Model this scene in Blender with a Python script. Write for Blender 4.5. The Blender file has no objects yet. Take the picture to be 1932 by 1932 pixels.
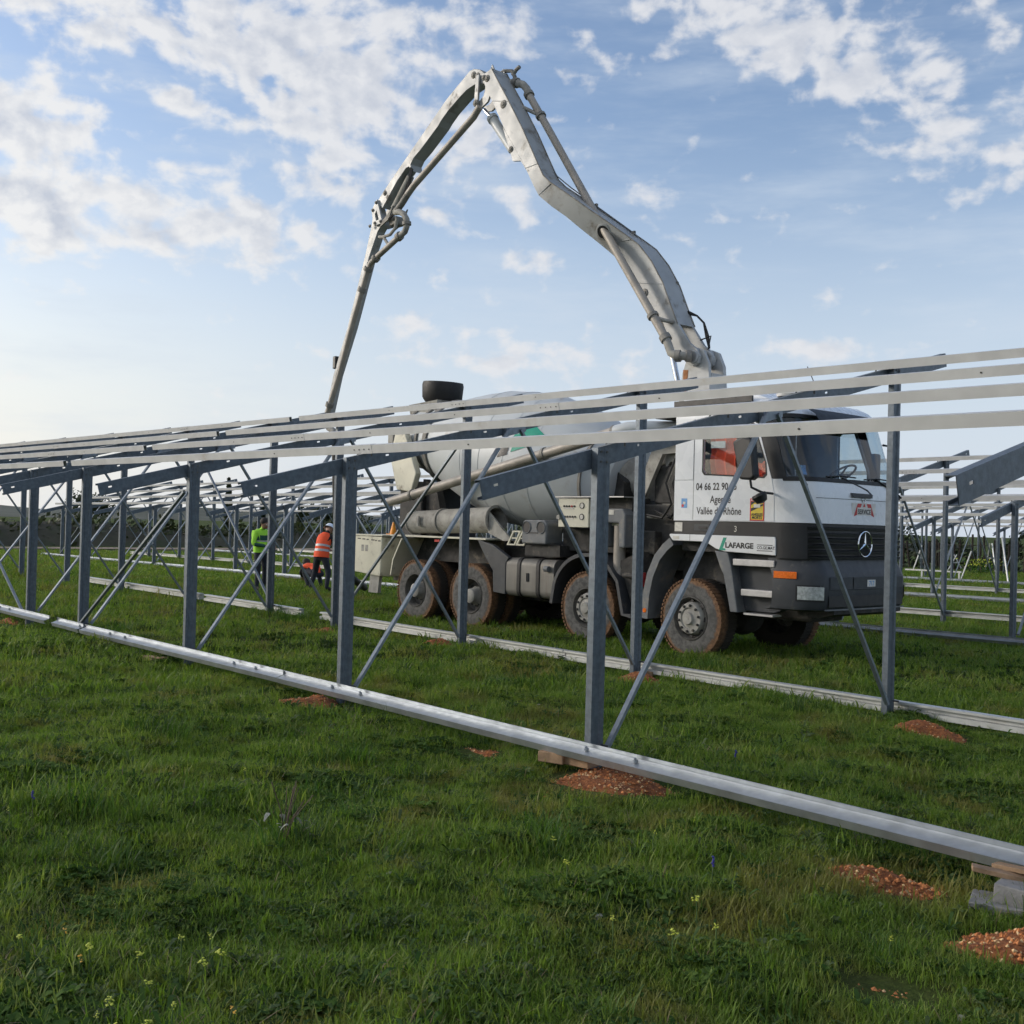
import bpy, bmesh, math, random
import numpy as np
from mathutils import Vector, Matrix
from mathutils.geometry import tessellate_polygon
R = math.radians
random.seed(7); rng = np.random.default_rng(7)
SC = bpy.context.scene
COL = SC.collection

# ------------------------------------------------------------------ camera
CAM = Vector((5.3912, -5.6383, 1.70)); YAW, PITCH, ROLL, FOC = 2.4126, 0.0111, 0.0265, 1.083
cd = bpy.data.cameras.new('camera'); cam = bpy.data.objects.new('camera', cd); COL.objects.link(cam)
fw = Vector((math.cos(YAW)*math.cos(PITCH), math.sin(YAW)*math.cos(PITCH), math.sin(PITCH)))
r0 = Vector((math.sin(YAW), -math.cos(YAW), 0)); u0 = r0.cross(fw)
rr = math.cos(ROLL)*r0 + math.sin(ROLL)*u0; uu = -math.sin(ROLL)*r0 + math.cos(ROLL)*u0
M = Matrix((rr, uu, -fw)).transposed().to_4x4(); M.translation = CAM
cam.matrix_world = M
cd.sensor_width = 36; cd.lens = 36*FOC; cd.clip_start = .05; cd.clip_end = 6000
SC.camera = cam

# ------------------------------------------------------------------ light
SUN_AZ, SUN_EL = R(217), R(17)          # low on the left, outside the frame, veiled by cloud
SUN_STR, SUN_ANG, SKY_STR, EXPO = 1.9, 11, .11, 0.05
sd = bpy.data.lights.new('sun', 'SUN'); sd.energy = SUN_STR; sd.angle = R(SUN_ANG); sd.color = (1, .92, .81)
sun = bpy.data.objects.new('sun', sd); COL.objects.link(sun); sun.location = (-30, -20, 30)
sdir = Vector((math.cos(SUN_AZ)*math.cos(SUN_EL), math.sin(SUN_AZ)*math.cos(SUN_EL), math.sin(SUN_EL)))
sun.rotation_euler = sdir.to_track_quat('Z', 'Y').to_euler()
SC.view_settings.view_transform = 'Standard'; SC.view_settings.look = 'None'
SC.view_settings.exposure = EXPO; SC.view_settings.gamma = 1.0; SC.view_settings.use_curve_mapping = False
SC.render.engine = 'CYCLES'
SC.cycles.use_denoising = True; SC.cycles.max_bounces = 4; SC.cycles.diffuse_bounces = 2; SC.cycles.glossy_bounces = 2; SC.cycles.transmission_bounces = 2; SC.cycles.adaptive_threshold = .03; SC.cycles.transparent_max_bounces = 12
SC.cycles.caustics_reflective = SC.cycles.caustics_refractive = False

class NT:
    """small helper for building node trees"""
    def __init__(s, t): s.t = t; t.nodes.clear()
    def n(s, typ, **kw):
        x = s.t.nodes.new(typ)
        for k, v in kw.items():
            if k.startswith('i_'):
                key = k[2:]; key = int(key) if key.isdigit() else key.replace('_', ' ')
                s.put(x.inputs[key], v)
            else: setattr(x, k, v)
        return x
    def put(s, inp, v):
        if isinstance(v, bpy.types.NodeSocket): s.t.links.new(v, inp)
        elif isinstance(v, bpy.types.Node): s.t.links.new(v.outputs[0], inp)
        else: inp.default_value = v
    def m(s, op, a, b=None, c=None, clamp=False):
        x = s.t.nodes.new('ShaderNodeMath'); x.operation = op; x.use_clamp = clamp
        for i, v in enumerate((a, b, c)):
            if v is not None: s.put(x.inputs[i], v)
        return x.outputs[0]
    def vm(s, op, a, b=None):
        x = s.t.nodes.new('ShaderNodeVectorMath'); x.operation = op
        s.put(x.inputs[0], a)
        if b is not None: s.put(x.inputs[1], b)
        return x.outputs['Value'] if op in ('LENGTH', 'DISTANCE', 'DOT_PRODUCT') else x.outputs[0]
    def mix(s, f, a, b, blend='MIX'):
        x = s.t.nodes.new('ShaderNodeMix'); x.data_type = 'RGBA'; x.blend_type = blend
        s.put(x.inputs[0], f); s.put(x.inputs[6], a); s.put(x.inputs[7], b)
        return x.outputs[2]
    def ramp(s, f, stops):
        x = s.t.nodes.new('ShaderNodeValToRGB'); s.put(x.inputs[0], f)
        e = x.color_ramp.elements
        while len(e) < len(stops): e.new(.5)
        for q, (p, c) in zip(e, stops): q.position = p; q.color = c if len(c) == 4 else (*c, 1)
        return x.outputs[0]
    def noise(s, vec, scale, detail=4, rough=.55, dist=0, out=0):
        x = s.n('ShaderNodeTexNoise'); s.put(x.inputs['Vector'], vec)
        x.inputs['Scale'].default_value = scale; x.inputs['Detail'].default_value = detail
        x.inputs['Roughness'].default_value = rough; x.inputs['Distortion'].default_value = dist
        return x.outputs[out]
    def sstep(s, v, lo, hi):
        x = s.n('ShaderNodeMapRange', interpolation_type='SMOOTHSTEP'); s.put(x.inputs[0], v)
        x.inputs[1].default_value = lo; x.inputs[2].default_value = hi
        return x.outputs[0]

# ------------------------------------------------------------------ sky
W = bpy.data.worlds.new('World'); SC.world = W; W.use_nodes = True
W.cycles.sampling_method = 'NONE'
def build_sky():
    t = NT(W.node_tree)
    sky = t.n('ShaderNodeTexSky', sky_type='NISHITA', sun_disc=False)
    sky.sun_elevation = SUN_EL; sky.sun_rotation = math.pi/2 - SUN_AZ
    sky.air_density = 1.0; sky.dust_density = 1.6; sky.ozone_density = 2.0
    d = t.n('ShaderNodeTexCoord').outputs['Generated']
    s = t.n('ShaderNodeSeparateXYZ'); t.put(s.inputs[0], d)
    X, Y, Z = s.outputs
    az = t.m('ARCTAN2', Y, X); el = t.m('ARCSINE', Z)
    zz = t.m('ADD', t.m('MAXIMUM', Z, 0.0), .16)
    cp = t.n('ShaderNodeCombineXYZ'); t.put(cp.inputs[0], t.m('DIVIDE', X, zz)); t.put(cp.inputs[1], t.m('DIVIDE', Y, zz))
    P = cp.outputs[0]
    ae = t.n('ShaderNodeCombineXYZ'); t.put(ae.inputs[0], t.m('MULTIPLY', az, 3.0)); t.put(ae.inputs[1], t.m('MULTIPLY', el, 4.2))
    A = ae.outputs[0]
    # cloud banks: (azimuth, elevation, half width, half height, tilt) in degrees, weight
    banks = CLOUD_BANKS
    cov = None
    for a, e, sx, sy, rot, w in banks:
        da = t.m('SUBTRACT', az, R(a)); de = t.m('SUBTRACT', el, R(e))
        c, sn = math.cos(R(rot)), math.sin(R(rot))
        px = t.m('ADD', t.m('MULTIPLY', da, c/R(sx)), t.m('MULTIPLY', de, sn/R(sx)))
        py = t.m('ADD', t.m('MULTIPLY', da, -sn/R(sy)), t.m('MULTIPLY', de, c/R(sy)))
        q = t.m('ADD', t.m('MULTIPLY', px, px), t.m('MULTIPLY', py, py))
        b = t.m('MULTIPLY', t.m('POWER', 2.718, t.m('MULTIPLY', q, -.9)), w)
        cov = b if cov is None else t.m('MAXIMUM', cov, b)
    # elsewhere: the same broken cloud, from noise alone
    big = t.noise(P, .55, 2, .5)
    out = t.m('SUBTRACT', 1, t.sstep(t.m('ABSOLUTE', t.m('SUBTRACT', az, YAW)), R(27), R(40)))
    top = t.m('SUBTRACT', 1, t.sstep(el, R(27), R(36)))
    inside = t.m('MULTIPLY', out, top)
    rest = t.m('MULTIPLY', t.sstep(big, .42, .62), .8)
    cov = t.m('MAXIMUM', cov, t.m('MULTIPLY', rest, t.m('SUBTRACT', 1, inside)))
    wv = t.n('ShaderNodeTexNoise'); t.put(wv.inputs['Vector'], A); wv.inputs['Scale'].default_value = 2.2; wv.inputs['Detail'].default_value = 3
    warp = t.vm('MULTIPLY', t.vm('SUBTRACT', wv.outputs['Color'], (.5, .5, .5)), (.13, .12, 0))
    Aw = t.vm('ADD', A, warp)
    n1 = t.noise(Aw, 10, 6, .5)
    n2 = t.noise(t.vm('ADD', Aw, (.022, -.03, 0)), 10, 5, .5)
    nb = t.noise(Aw, 2.6, 3, .5)
    f = t.m('ADD', t.m('MULTIPLY', t.m('SUBTRACT', n1, .5), 2.9), t.m('MULTIPLY', t.m('SUBTRACT', nb, .5), 1.4))
    dens = t.m('ADD', t.m('SUBTRACT', t.m('MULTIPLY', cov, 1.18), .46), f)
    mask = t.sstep(dens, -.20, .52)
    thick = t.sstep(dens, .10, .75)
    shade = t.m('MULTIPLY', t.m('SUBTRACT', n1, n2), 4.0)
    # veil of thin high cloud
    v1 = t.noise(t.vm('MULTIPLY', A, (1, 3.2, 1)), 1.6, 5, .6)
    veil = t.m('MULTIPLY', t.sstep(v1, .42, .8), .5)
    lowv = t.sstep(el, R(16), R(-2))
    k = 1/SKY_STR
    sc = t.n('ShaderNodeHueSaturation'); sc.inputs['Saturation'].default_value = SKY_SAT; sc.inputs['Value'].default_value = SKY_VAL
    t.put(sc.inputs['Color'], sky.outputs[0])
    base = t.mix(1, sc.outputs[0], SKY_TINT, 'MULTIPLY')
    # pale haze towards the horizon, warm on the sun's side
    sunw = t.sstep(t.vm('DOT_PRODUCT', d, tuple(Vector((sdir.x, sdir.y, 0)).normalized())), .1, .95)
    hz = t.mix(sunw, (.66*k, .73*k, .83*k, 1), (1.02*k, .96*k, .84*k, 1))
    base = t.mix(t.m('MULTIPLY', t.sstep(el, R(HAZE_TOP), R(0)), HAZE_AMT), base, hz)
    base = t.mix(veil, base, (.62*k, .70*k, .80*k, 1))
    lit = t.mix(sunw, (.76*k, .77*k, .80*k, 1), (.95*k, .93*k, .89*k, 1))
    drk = (.55*k, .585*k, .66*k, 1)
    cc = t.mix(t.m('ADD', t.m('MULTIPLY', thick, .45), t.m('MULTIPLY', shade, -.8), None, True), lit, drk)
    colr = t.mix(t.m('MULTIPLY', mask, .90), base, cc)
    bg = t.n('ShaderNodeBackground'); t.put(bg.inputs[0], colr); bg.inputs[1].default_value = SKY_STR
    o = t.n('ShaderNodeOutputWorld'); t.put(o.inputs[0], bg.outputs[0])
SKY_SAT, SKY_VAL, SKY_TINT = .93, 1.70, (1.0, 1.0, 1.05, 1)
HAZE_TOP, HAZE_AMT = 22, .9
def px2ang(px, py):          # where in the sky a cloud of the photograph stands (azimuth, elevation in degrees)
    d = fw + rr*((px-966)/(1932*FOC)) - uu*((py-966)/(1932*FOC)); d.normalize()
    return math.degrees(math.atan2(d.y, d.x)), math.degrees(math.asin(d.z))
CLOUD_BANKS = []
for px, py, rx, ry, rot, w in [
    (250, 40, 330, 70, 6, 1.0), (470, 70, 300, 95, 0, 1.0), (640, 165, 190, 105, 8, 1.0), (560, 215, 120, 50, 0, .85),
    (50, 240, 150, 80, 20, 1.0), (60, 385, 230, 75, 0, 1.12), (270, 400, 210, 62, 8, 1.08), (500, 430, 160, 55, 22, 1.0), (345, 190, 62, 26, 15, .85),
    (630, 320, 66, 62, 30, .95), (830, 400, 46, 36, 0, .9), (1480, 70, 300, 75, 14, .70), (1650, 140, 220, 85, 32, .70), (1760, 240, 100, 105, 50, .60),
    (1915, 300, 55, 60, 0, .65), (1020, 690, 270, 50, 2, .74), (1540, 660, 100, 22, 0, .55), (900, 60, 120, 60, 0, .55), (880, 260, 110, 90, 0, .6), (980, 380, 90, 50, 30, .5),
    (1180, 390, 40, 22, 10, .55), (1090, 120, 40, 45, 50, .55), (1000, 480, 60, 30, 0, .5), (240, 520, 110, 14, 12, .5), (1300, 260, 30, 20, 0, .4), (1860, 380, 70, 14, 0, .5)]:
    a, e = px2ang(px, py); k = math.degrees(1/(1932*FOC))
    CLOUD_BANKS.append((a, e, rx*k, ry*k, rot + math.degrees(ROLL), w))
build_sky()
#END_SKY

# ------------------------------------------------------------------ materials
MATS = {}
def pm(name, col, rough=.5, metal=0.0, var=.12, scale=5.0, bump=0.0, bscale=60.0, dirt=None, spec=.5, streak=False, trans=0.0, alpha=1.0, coat=0.0):
    """procedural paint / metal / plastic: noise in the colour, roughness, relief, optional dirt (amount, colour, scale)"""
    m = bpy.data.materials.new(name); m.use_nodes = True; t = NT(m.node_tree); MATS[name] = m
    pos = t.n('ShaderNodeNewGeometry').outputs['Position']
    vec = t.vm('MULTIPLY', pos, (1, 1, .12)) if streak else pos
    n = t.noise(vec, scale, 3, .6)
    c0 = tuple(max(0, x*(1-var)) for x in col); c1 = tuple(min(1, x*(1+var)) for x in col)
    c = t.mix(t.sstep(n, .3, .7), (*c0, 1), (*c1, 1))
    rgh = t.m('ADD', t.m('MULTIPLY', t.m('SUBTRACT', t.noise(pos, scale*3, 1), .5), .25), rough, None, True)
    if dirt:
        amt, dc, ds = dirt
        dn = t.noise(vec, ds, 4, .68)
        msk = t.sstep(dn, .68-amt*.45, .86-amt*.35)
        c = t.mix(msk, c, (*dc, 1)); rgh = t.m('MAXIMUM', rgh, t.m('MULTIPLY', msk, .85))
    b = t.n('ShaderNodeBsdfPrincipled')
    t.put(b.inputs['Base Color'], c); t.put(b.inputs['Roughness'], rgh)
    b.inputs['Metallic'].default_value = metal; b.inputs['Specular IOR Level'].default_value = spec
    b.inputs['Transmission Weight'].default_value = trans; b.inputs['Alpha'].default_value = alpha
    b.inputs['Coat Weight'].default_value = coat; b.inputs['Coat Roughness'].default_value = .1
    if bump:
        bp = t.n('ShaderNodeBump'); bp.inputs['Strength'].default_value = bump; bp.inputs['Distance'].default_value = .01
        t.put(bp.inputs['Height'], t.noise(pos, bscale, 2, .6)); t.put(b.inputs['Normal'], bp.outputs[0])
    o = t.n('ShaderNodeOutputMaterial'); t.put(o.inputs[0], b.outputs[0])
    return m
CEM = (.30, .28, .24)
pm('galv', (.115, .140, .168), .45, .40, .16, 22, .06, 90)
pm('galv_bright', (.21, .245, .285), .40, .5, .12, 18, .05, 90)
pm('purlin', (.54, .55, .555), .5, .25, .07, 3, .03, 80, dirt=(.12, (.45, .42, .38), 2.0))
pm('rail', (.42, .45, .48), .46, .85, .12, 6, .05, 60, dirt=(.2, (.35, .33, .28), 3))
pm('rail_white', (.50, .515, .51), .45, .5, .08, 4, .03, 60, dirt=(.2, (.42, .38, .30), 3))
pm('bolt', (.12, .12, .12), .45, .8)
pm('white_paint', (.74, .77, .80), .28, 0, .015, 2, 0, dirt=(.0, (.5, .47, .42), 2.5), coat=.3)
pm('sill_white', (.74, .76, .77), .35, 0, .03, 2, 0, dirt=(.22, (.42, .37, .30), 3.5))
pm('boom_paint', (.365, .38, .385), .45, 0, .10, 1.5, .05, 30, dirt=(.36, (.19, .175, .15), 2.6))
pm('boom_pipe', (.34, .31, .27), .55, .1, .12, 4, .06, 40, dirt=(.25, (.28, .24, .2), 5))
pm('cream', (.62, .60, .48), .5, 0, .06, 3, .02, 40, dirt=(.28, (.25, .22, .17), 3.5))
pm('cement_grey', (.33, .32, .29), .8, 0, .22, 5, .25, 40, dirt=(.3, (.16, .14, .12), 6))
pm('drum', (.50, .53, .54), .45, 0, .05, 1.2, .03, 20, dirt=(.22, (.36, .33, .28), 2.2))
pm('drum_ring', (.22, .21, .19), .7, .2, .2, 6, .1, 50, dirt=(.3, (.36, .33, .28), 5))
pm('black_plastic', (.012, .013, .015), .5, 0, .2, 6, .04, 80, dirt=(.06, (.06, .055, .05), 6))
pm('rubber_black', (.012, .012, .013), .62, 0, .2, 6, .06, 60)
pm('dark_plastic', (.038, .043, .05), .55, 0, .12, 4, .06, 120, dirt=(.18, (.14, .13, .11), 4))
pm('grey_plastic', (.145, .155, .165), .6, 0, .12, 4, .06, 120, dirt=(.34, (.26, .24, .2), 4))
pm('chassis', (.045, .044, .042), .75, .2, .3, 6, .2, 40, dirt=(.35, (.16, .14, .11), 4))
pm('tank_metal', (.17, .165, .15), .6, .25, .15, 3, .05, 40, dirt=(.35, (.14, .12, .1), 4), streak=True)
pm('rim_dark', (.08, .077, .07), .8, .1, .25, 8, .1, 60, dirt=(.3, (.16, .15, .13), 6))
pm('step_metal', (.42, .42, .42), .5, .6, .1, 8, .1, 90)
pm('chrome', (.75, .77, .8), .12, 1.0, .03)
pm('cab_inside', (.035, .045, .06), .8, 0, .1, 4)
pm('dash', (.13, .14, .15), .75, 0, .1, 4)
pm('amber', (.80, .16, .01), .25, 0, .1, 30, coat=.5)
pm('lamp_lens', (.45, .48, .48), .12, .3, .25, 24, .3, 60, coat=.8)
pm('red_lens', (.42, .02, .02), .3, 0, .1, 30, coat=.5)
pm('ink', (.02, .02, .022), .5, 0, .1)
pm('sign_red', (.55, .03, .03), .4, 0, .15, 12)
pm('sign_white', (.72, .70, .66), .4, 0, .1, 12)
pm('sign_yellow', (.75, .56, .04), .4, 0, .12, 12)
pm('sign_blue', (.12, .32, .62), .4, 0, .12, 12)
pm('teal', (.01, .30, .20), .45, 0, .1, 5, 0, dirt=(.1, (.3, .33, .3), 4))
pm('paper', (.62, .60, .54), .7, 0, .12, 30)
pm('wood', (.26, .17, .10), .8, 0, .3, 9, .3, 60, streak=False)
pm('concrete', (.19, .19, .19), .9, 0, .18, 14, .4, 70)
pm('rust', (.30, .13, .05), .8, .1, .25, 10, .2, 60)
pm('skin', (.36, .20, .14), .55, 0, .1, 20)
pm('hair', (.02, .016, .013), .7, 0, .2, 40)
pm('navy', (.018, .022, .032), .85, 0, .2, 12, .3, 60)
pm('black_cloth', (.012, .012, .014), .9, 0, .2, 12, .2, 60)
pm('hivis_orange', (.90, .10, .025), .75, 0, .06, 8, .2, 30)
pm('hivis_green', (.42, .85, .06), .75, 0, .06, 8, .2, 30)
pm('dark_green_cloth', (.02, .075, .06), .85, 0, .1, 8, .2, 30)
pm('reflective', (.45, .45, .46), .5, .2, .1, 30)
pm('helmet', (.72, .78, .86), .3, 0, .04, 6, coat=.4)
pm('boot', (.05, .04, .03), .85, 0, .2, 12)
pm('bark', (.10, .075, .05), .9, 0, .3, 6, .5, 30)
pm('stake', (.035, .028, .022), .9, 0, .4, 6, .3, 30)
pm('cone_orange', (.85, .32, .02), .5, 0, .1, 10)

def glass(name, tint, alpha):
    m = bpy.data.materials.new(name); m.use_nodes = True; t = NT(m.node_tree); MATS[name] = m
    lw = t.n('ShaderNodeLayerWeight'); lw.inputs[0].default_value = .5
    fres = t.m('ADD', t.m('MULTIPLY', t.m('POWER', lw.outputs['Facing'], 5), .9), .04)
    tr = t.n('ShaderNodeBsdfTransparent'); tr.inputs[0].default_value = (*tint, 1)
    gl = t.n('ShaderNodeBsdfGlossy'); gl.inputs['Roughness'].default_value = .03; gl.inputs[0].default_value = (.95, .97, 1, 1)
    mx = t.n('ShaderNodeMixShader'); t.put(mx.inputs[0], t.m('ADD', fres, alpha, None, True))
    t.put(mx.inputs[1], tr.outputs[0]); t.put(mx.inputs[2], gl.outputs[0])
    o = t.n('ShaderNodeOutputMaterial'); t.put(o.inputs[0], mx.outputs[0]); return m
glass('windscreen', (.62, .70, .74), .01)
glass('side_glass', (.86, .90, .91), .02)

def tyre_mat():
    m = bpy.data.materials.new('tyre'); m.use_nodes = True; t = NT(m.node_tree); MATS['tyre'] = m
    tc = t.n('ShaderNodeTexCoord').outputs['Object']; pos = t.n('ShaderNodeNewGeometry').outputs['Position']
    s = t.n('ShaderNodeSeparateXYZ'); t.put(s.inputs[0], tc)
    r = t.m('SQRT', t.m('ADD', t.m('POWER', s.outputs[0], 2), t.m('POWER', s.outputs[2], 2)))
    n = t.noise(pos, 9, 5, .65)
    rm = t.m('ADD', r, t.m('MULTIPLY', t.m('SUBTRACT', n, .5), .10))
    mud = t.m('MULTIPLY', t.sstep(rm, .455, .50), t.m('SUBTRACT', 1, t.sstep(t.m('ADD', s.outputs[1], t.m('MULTIPLY', t.m('SUBTRACT', n, .5), .08)), -.09, .02)))
    dark = t.sstep(s.outputs[1], -.12, -.02)
    side = t.mix(t.sstep(t.noise(pos, 14, 5, .6), .3, .7), (.06, .06, .058, 1), (.14, .137, .13, 1))
    mudc = t.mix(t.sstep(t.noise(pos, 22, 4, .6), .3, .7), (.11, .06, .032, 1), (.25, .135, .068, 1))
    c = t.mix(mud, t.mix(dark, side, (.035, .03, .025, 1)), mudc)
    b = t.n('ShaderNodeBsdfPrincipled'); t.put(b.inputs['Base Color'], c); b.inputs['Roughness'].default_value = .85
    bp = t.n('ShaderNodeBump'); bp.inputs['Strength'].default_value = .5; bp.inputs['Distance'].default_value = .01
    t.put(bp.inputs['Height'], t.noise(pos, 60, 4, .6)); t.put(b.inputs['Normal'], bp.outputs[0])
    o = t.n('ShaderNodeOutputMaterial'); t.put(o.inputs[0], b.outputs[0])
tyre_mat()

# ------------------------------------------------------------------ mesh builder
class MB:
    def __init__(s): s.v = []; s.f = []
    def add(s, v, f):
        o = len(s.v); s.v += [tuple(p) for p in v]; s.f += [tuple(i+o for i in q) for q in f]; return s
    def box(s, x0, x1, y0, y1, z0, z1):
        return s.add([(x0,y0,z0),(x1,y0,z0),(x1,y1,z0),(x0,y1,z0),(x0,y0,z1),(x1,y0,z1),(x1,y1,z1),(x0,y1,z1)],
                     [(0,3,2,1),(4,5,6,7),(0,1,5,4),(1,2,6,5),(2,3,7,6),(3,0,4,7)])
    def prism(s, poly, a, b, ax='y'):
        """polygon extruded from a to b along an axis: 'y' takes (x,z), 'x' takes (y,z), 'z' takes (x,y)"""
        mk = {'y': lambda p, c: (p[0], c, p[1]), 'x': lambda p, c: (c, p[0], p[1]), 'z': lambda p, c: (p[0], p[1], c)}[ax]
        n = len(poly); ar = sum(poly[i][0]*poly[(i+1) % n][1]-poly[(i+1) % n][0]*poly[i][1] for i in range(n))
        if (ar < 0) != (ax == 'y'): poly = poly[::-1]
        v = [mk(p, a) for p in poly]+[mk(p, b) for p in poly]
        f = [tuple(range(n))[::-1], tuple(range(n, 2*n))]+[(i, (i+1) % n, n+(i+1) % n, n+i) for i in range(n)]
        return s.add(v, f)
    def plate(s, outer, holes, a, b, ax='y'):
        """flat plate with openings"""
        mk = {'y': lambda p, c: (p[0], c, p[1]), 'x': lambda p, c: (c, p[0], p[1])}[ax]
        loops = [outer]+holes; flat = [p for l in loops for p in l]
        tri = tessellate_polygon([[Vector((p[0], p[1], 0)) for p in l] for l in loops])
        n = len(flat); v = [mk(p, a) for p in flat]+[mk(p, b) for p in flat]
        f = [tuple(t) for t in tri]+[tuple(i+n for i in t[::-1]) for t in tri]
        o = 0
        for l in loops:
            k = len(l); f += [(o+i, o+(i+1) % k, n+o+(i+1) % k, n+o+i) for i in range(k)]; o += k
        return s.add(v, f)
    def tube(s, p0, p1, r0, r1=None, n=12, cap=True):
        return s.path([p0, p1], r0, n, cap, r1)
    def path(s, pts, r, n=10, cap=True, r1=None):
        pts = [Vector(p) for p in pts]; k = len(pts); rings = []; up = None
        for i, p in enumerate(pts):
            d = (pts[min(i+1, k-1)]-pts[max(i-1, 0)]).normalized()
            if up is None: up = Vector((0, 0, 1)) if abs(d.z) < .9 else Vector((1, 0, 0))
            a = d.cross(up).normalized(); up = a.cross(d).normalized()
            rad = r if r1 is None else r+(r1-r)*i/(k-1)
            rings.append([p+(a*math.cos(2*math.pi*j/n)+up*math.sin(2*math.pi*j/n))*rad for j in range(n)])
        v = [q for g in rings for q in g]
        f = [(i*n+j, i*n+(j+1) % n, (i+1)*n+(j+1) % n, (i+1)*n+j) for i in range(k-1) for j in range(n)]
        if cap: f += [tuple(range(n))[::-1], tuple((k-1)*n+j for j in range(n))]
        return s.add(v, f)
    def lathe(s, prof, o, axis, n=24, close=False):
        """profile of (distance along the axis, radius) turned round the axis through o"""
        o = Vector(o); d = Vector(axis).normalized(); t = Vector((0, 0, 1)) if abs(d.z) < .9 else Vector((1, 0, 0))
        a = d.cross(t).normalized(); b = a.cross(d).normalized()
        v = [o+d*x+(a*math.cos(2*math.pi*j/n)+b*math.sin(2*math.pi*j/n))*r for x, r in prof for j in range(n)]
        k = len(prof)
        f = [(i*n+j, i*n+(j+1) % n, (i+1)*n+(j+1) % n, (i+1)*n+j) for i in range(k-1) for j in range(n)]
        if close: f += [((k-1)*n+j, (k-1)*n+(j+1) % n, (j+1) % n, j) for j in range(n)]
        return s.add(v, f)
    def loft(s, rings, closed=True, cap=False):
        n = len(rings[0]); v = [p for g in rings for p in g]; m = n if closed else n-1
        f = [(i*n+j, i*n+(j+1) % n, (i+1)*n+(j+1) % n, (i+1)*n+j) for i in range(len(rings)-1) for j in range(m)]
        if cap: f += [tuple(range(n))[::-1], tuple((len(rings)-1)*n+j for j in range(n))]
        return s.add(v, f)
    def mesh(s, name, mat, off=(0, 0, 0), smooth=True, ang=35):
        me = bpy.data.meshes.new(name); ox, oy, oz = off
        me.from_pydata([(a-ox, b-oy, c-oz) for a, b, c in s.v], [], s.f); me.update()
        if smooth:
            me.polygons.foreach_set('use_smooth', [True]*len(me.polygons)); me.set_sharp_from_angle(angle=R(ang))
        me.materials.append(MATS[mat] if isinstance(mat, str) else mat)
        return me
    def build(s, name, mat, parent=None, smooth=True, ang=35, bevel=0, at=None):
        if bevel: smooth = False
        off = Vector((0, 0, 0)); p = parent
        while p is not None: off += p.location; p = p.parent
        loc = Vector(at)-off if at is not None else Vector((0, 0, 0))
        o = bpy.data.objects.new(name, s.mesh(name, mat, off+loc, smooth, ang)); COL.objects.link(o); o.parent = parent; o.location = loc
        if bevel:
            b = o.modifiers.new('bevel', 'BEVEL'); b.width = bevel; b.segments = 2; b.limit_method = 'ANGLE'; b.angle_limit = R(40); b.harden_normals = False
        return o
def link(name, me, parent=None, loc=(0, 0, 0), rot=(0, 0, 0)):
    o = bpy.data.objects.new(name, me); COL.objects.link(o); o.parent = parent; o.location = loc; o.rotation_euler = rot; return o
def tag(o, label=None, cat=None, group=None, kind=None):
    if label: o['label'] = label
    if cat: o['category'] = cat
    if group: o['group'] = group
    if kind: o['kind'] = kind
    return o
def empty(name, loc, label=None, cat=None, group=None):
    o = bpy.data.objects.new(name, None); COL.objects.link(o); o.location = loc; o.empty_display_size = .2
    return tag(o, label, cat, group)
def text_mesh(name, body, size, mat, parent, origin, face='y', align='LEFT', bold=0.0, sx=1.0, spacing=1.0):
    c = bpy.data.curves.new(name, 'FONT'); c.body = body; c.size = size; c.align_x = align; c.offset = bold; c.space_character = spacing
    o = bpy.data.objects.new(name, c); COL.objects.link(o)
    dg = bpy.context.evaluated_depsgraph_get(); me = bpy.data.meshes.new_from_object(o.evaluated_get(dg))
    COL.objects.unlink(o); bpy.data.objects.remove(o)
    off = Vector((0, 0, 0)); p = parent
    while p is not None: off += p.location; p = p.parent
    for v in me.vertices:
        a, b = v.co.x*sx, v.co.y
        q = Vector((a, 0, b)) if face == 'y' else Vector((0, a, b))
        v.co = q+Vector(origin)-off
    me.name = name; me.materials.clear(); me.materials.append(MATS[mat])
    ob = bpy.data.objects.new(name, me); COL.objects.link(ob); ob.parent = parent; return ob

# ------------------------------------------------------------------ ground
def zb(x, y):                            # the field is gently twisted
    t = np.clip(np.asarray(y, float)/12, 0, 1); s = -.0059+(.0119)*t
    return s*np.clip(x, -70, 8)
def zg(x, y):
    x = np.asarray(x, float); y = np.asarray(y, float)
    w = np.exp(-((x+4)**2+(y-4)**2)/900)
    und = .022*np.sin(1.3*x+.7*y)+.016*np.sin(2.3*y-.9*x+1)+.012*np.sin(3.7*x+1.1*y+2)+.008*np.sin(6.1*x-4.7*y)
    und = und+.013*np.sin(7.3*x+3.1*y+1.3*np.sin(1.7*y))+.013*np.sin(-4.4*x+8.2*y+1.1*np.sin(2.1*x))+.010*np.sin(10.3*x+6.7*y)*np.sin(2.9*y-3.3*x)
    return zb(x, y)-.015+w*und
def gaxis(lo, hi, d, far):
    a = list(np.arange(lo, hi+1e-6, d)); q = d
    while a[-1] < far: q *= 1.35; a.append(a[-1]+q)
    q = d
    while a[0] > -far: q *= 1.35; a.insert(0, a[0]-q)
    return np.array(a)
gx = gaxis(-16, 9, .15, 3500); gy = gaxis(-8, 14, .15, 3500)
GX, GY = np.meshgrid(gx, gy, indexing='ij'); GZ = zg(GX, GY)
gv = np.stack([GX.ravel(), GY.ravel(), GZ.ravel()], 1); ny = len(gy)
gf = [(i*ny+j, (i+1)*ny+j, (i+1)*ny+j+1, i*ny+j+1) for i in range(len(gx)-1) for j in range(ny-1)]
gm = bpy.data.meshes.new('ground'); gm.from_pydata(gv.tolist(), [], gf); gm.polygons.foreach_set('use_smooth', [True]*len(gf))
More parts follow.
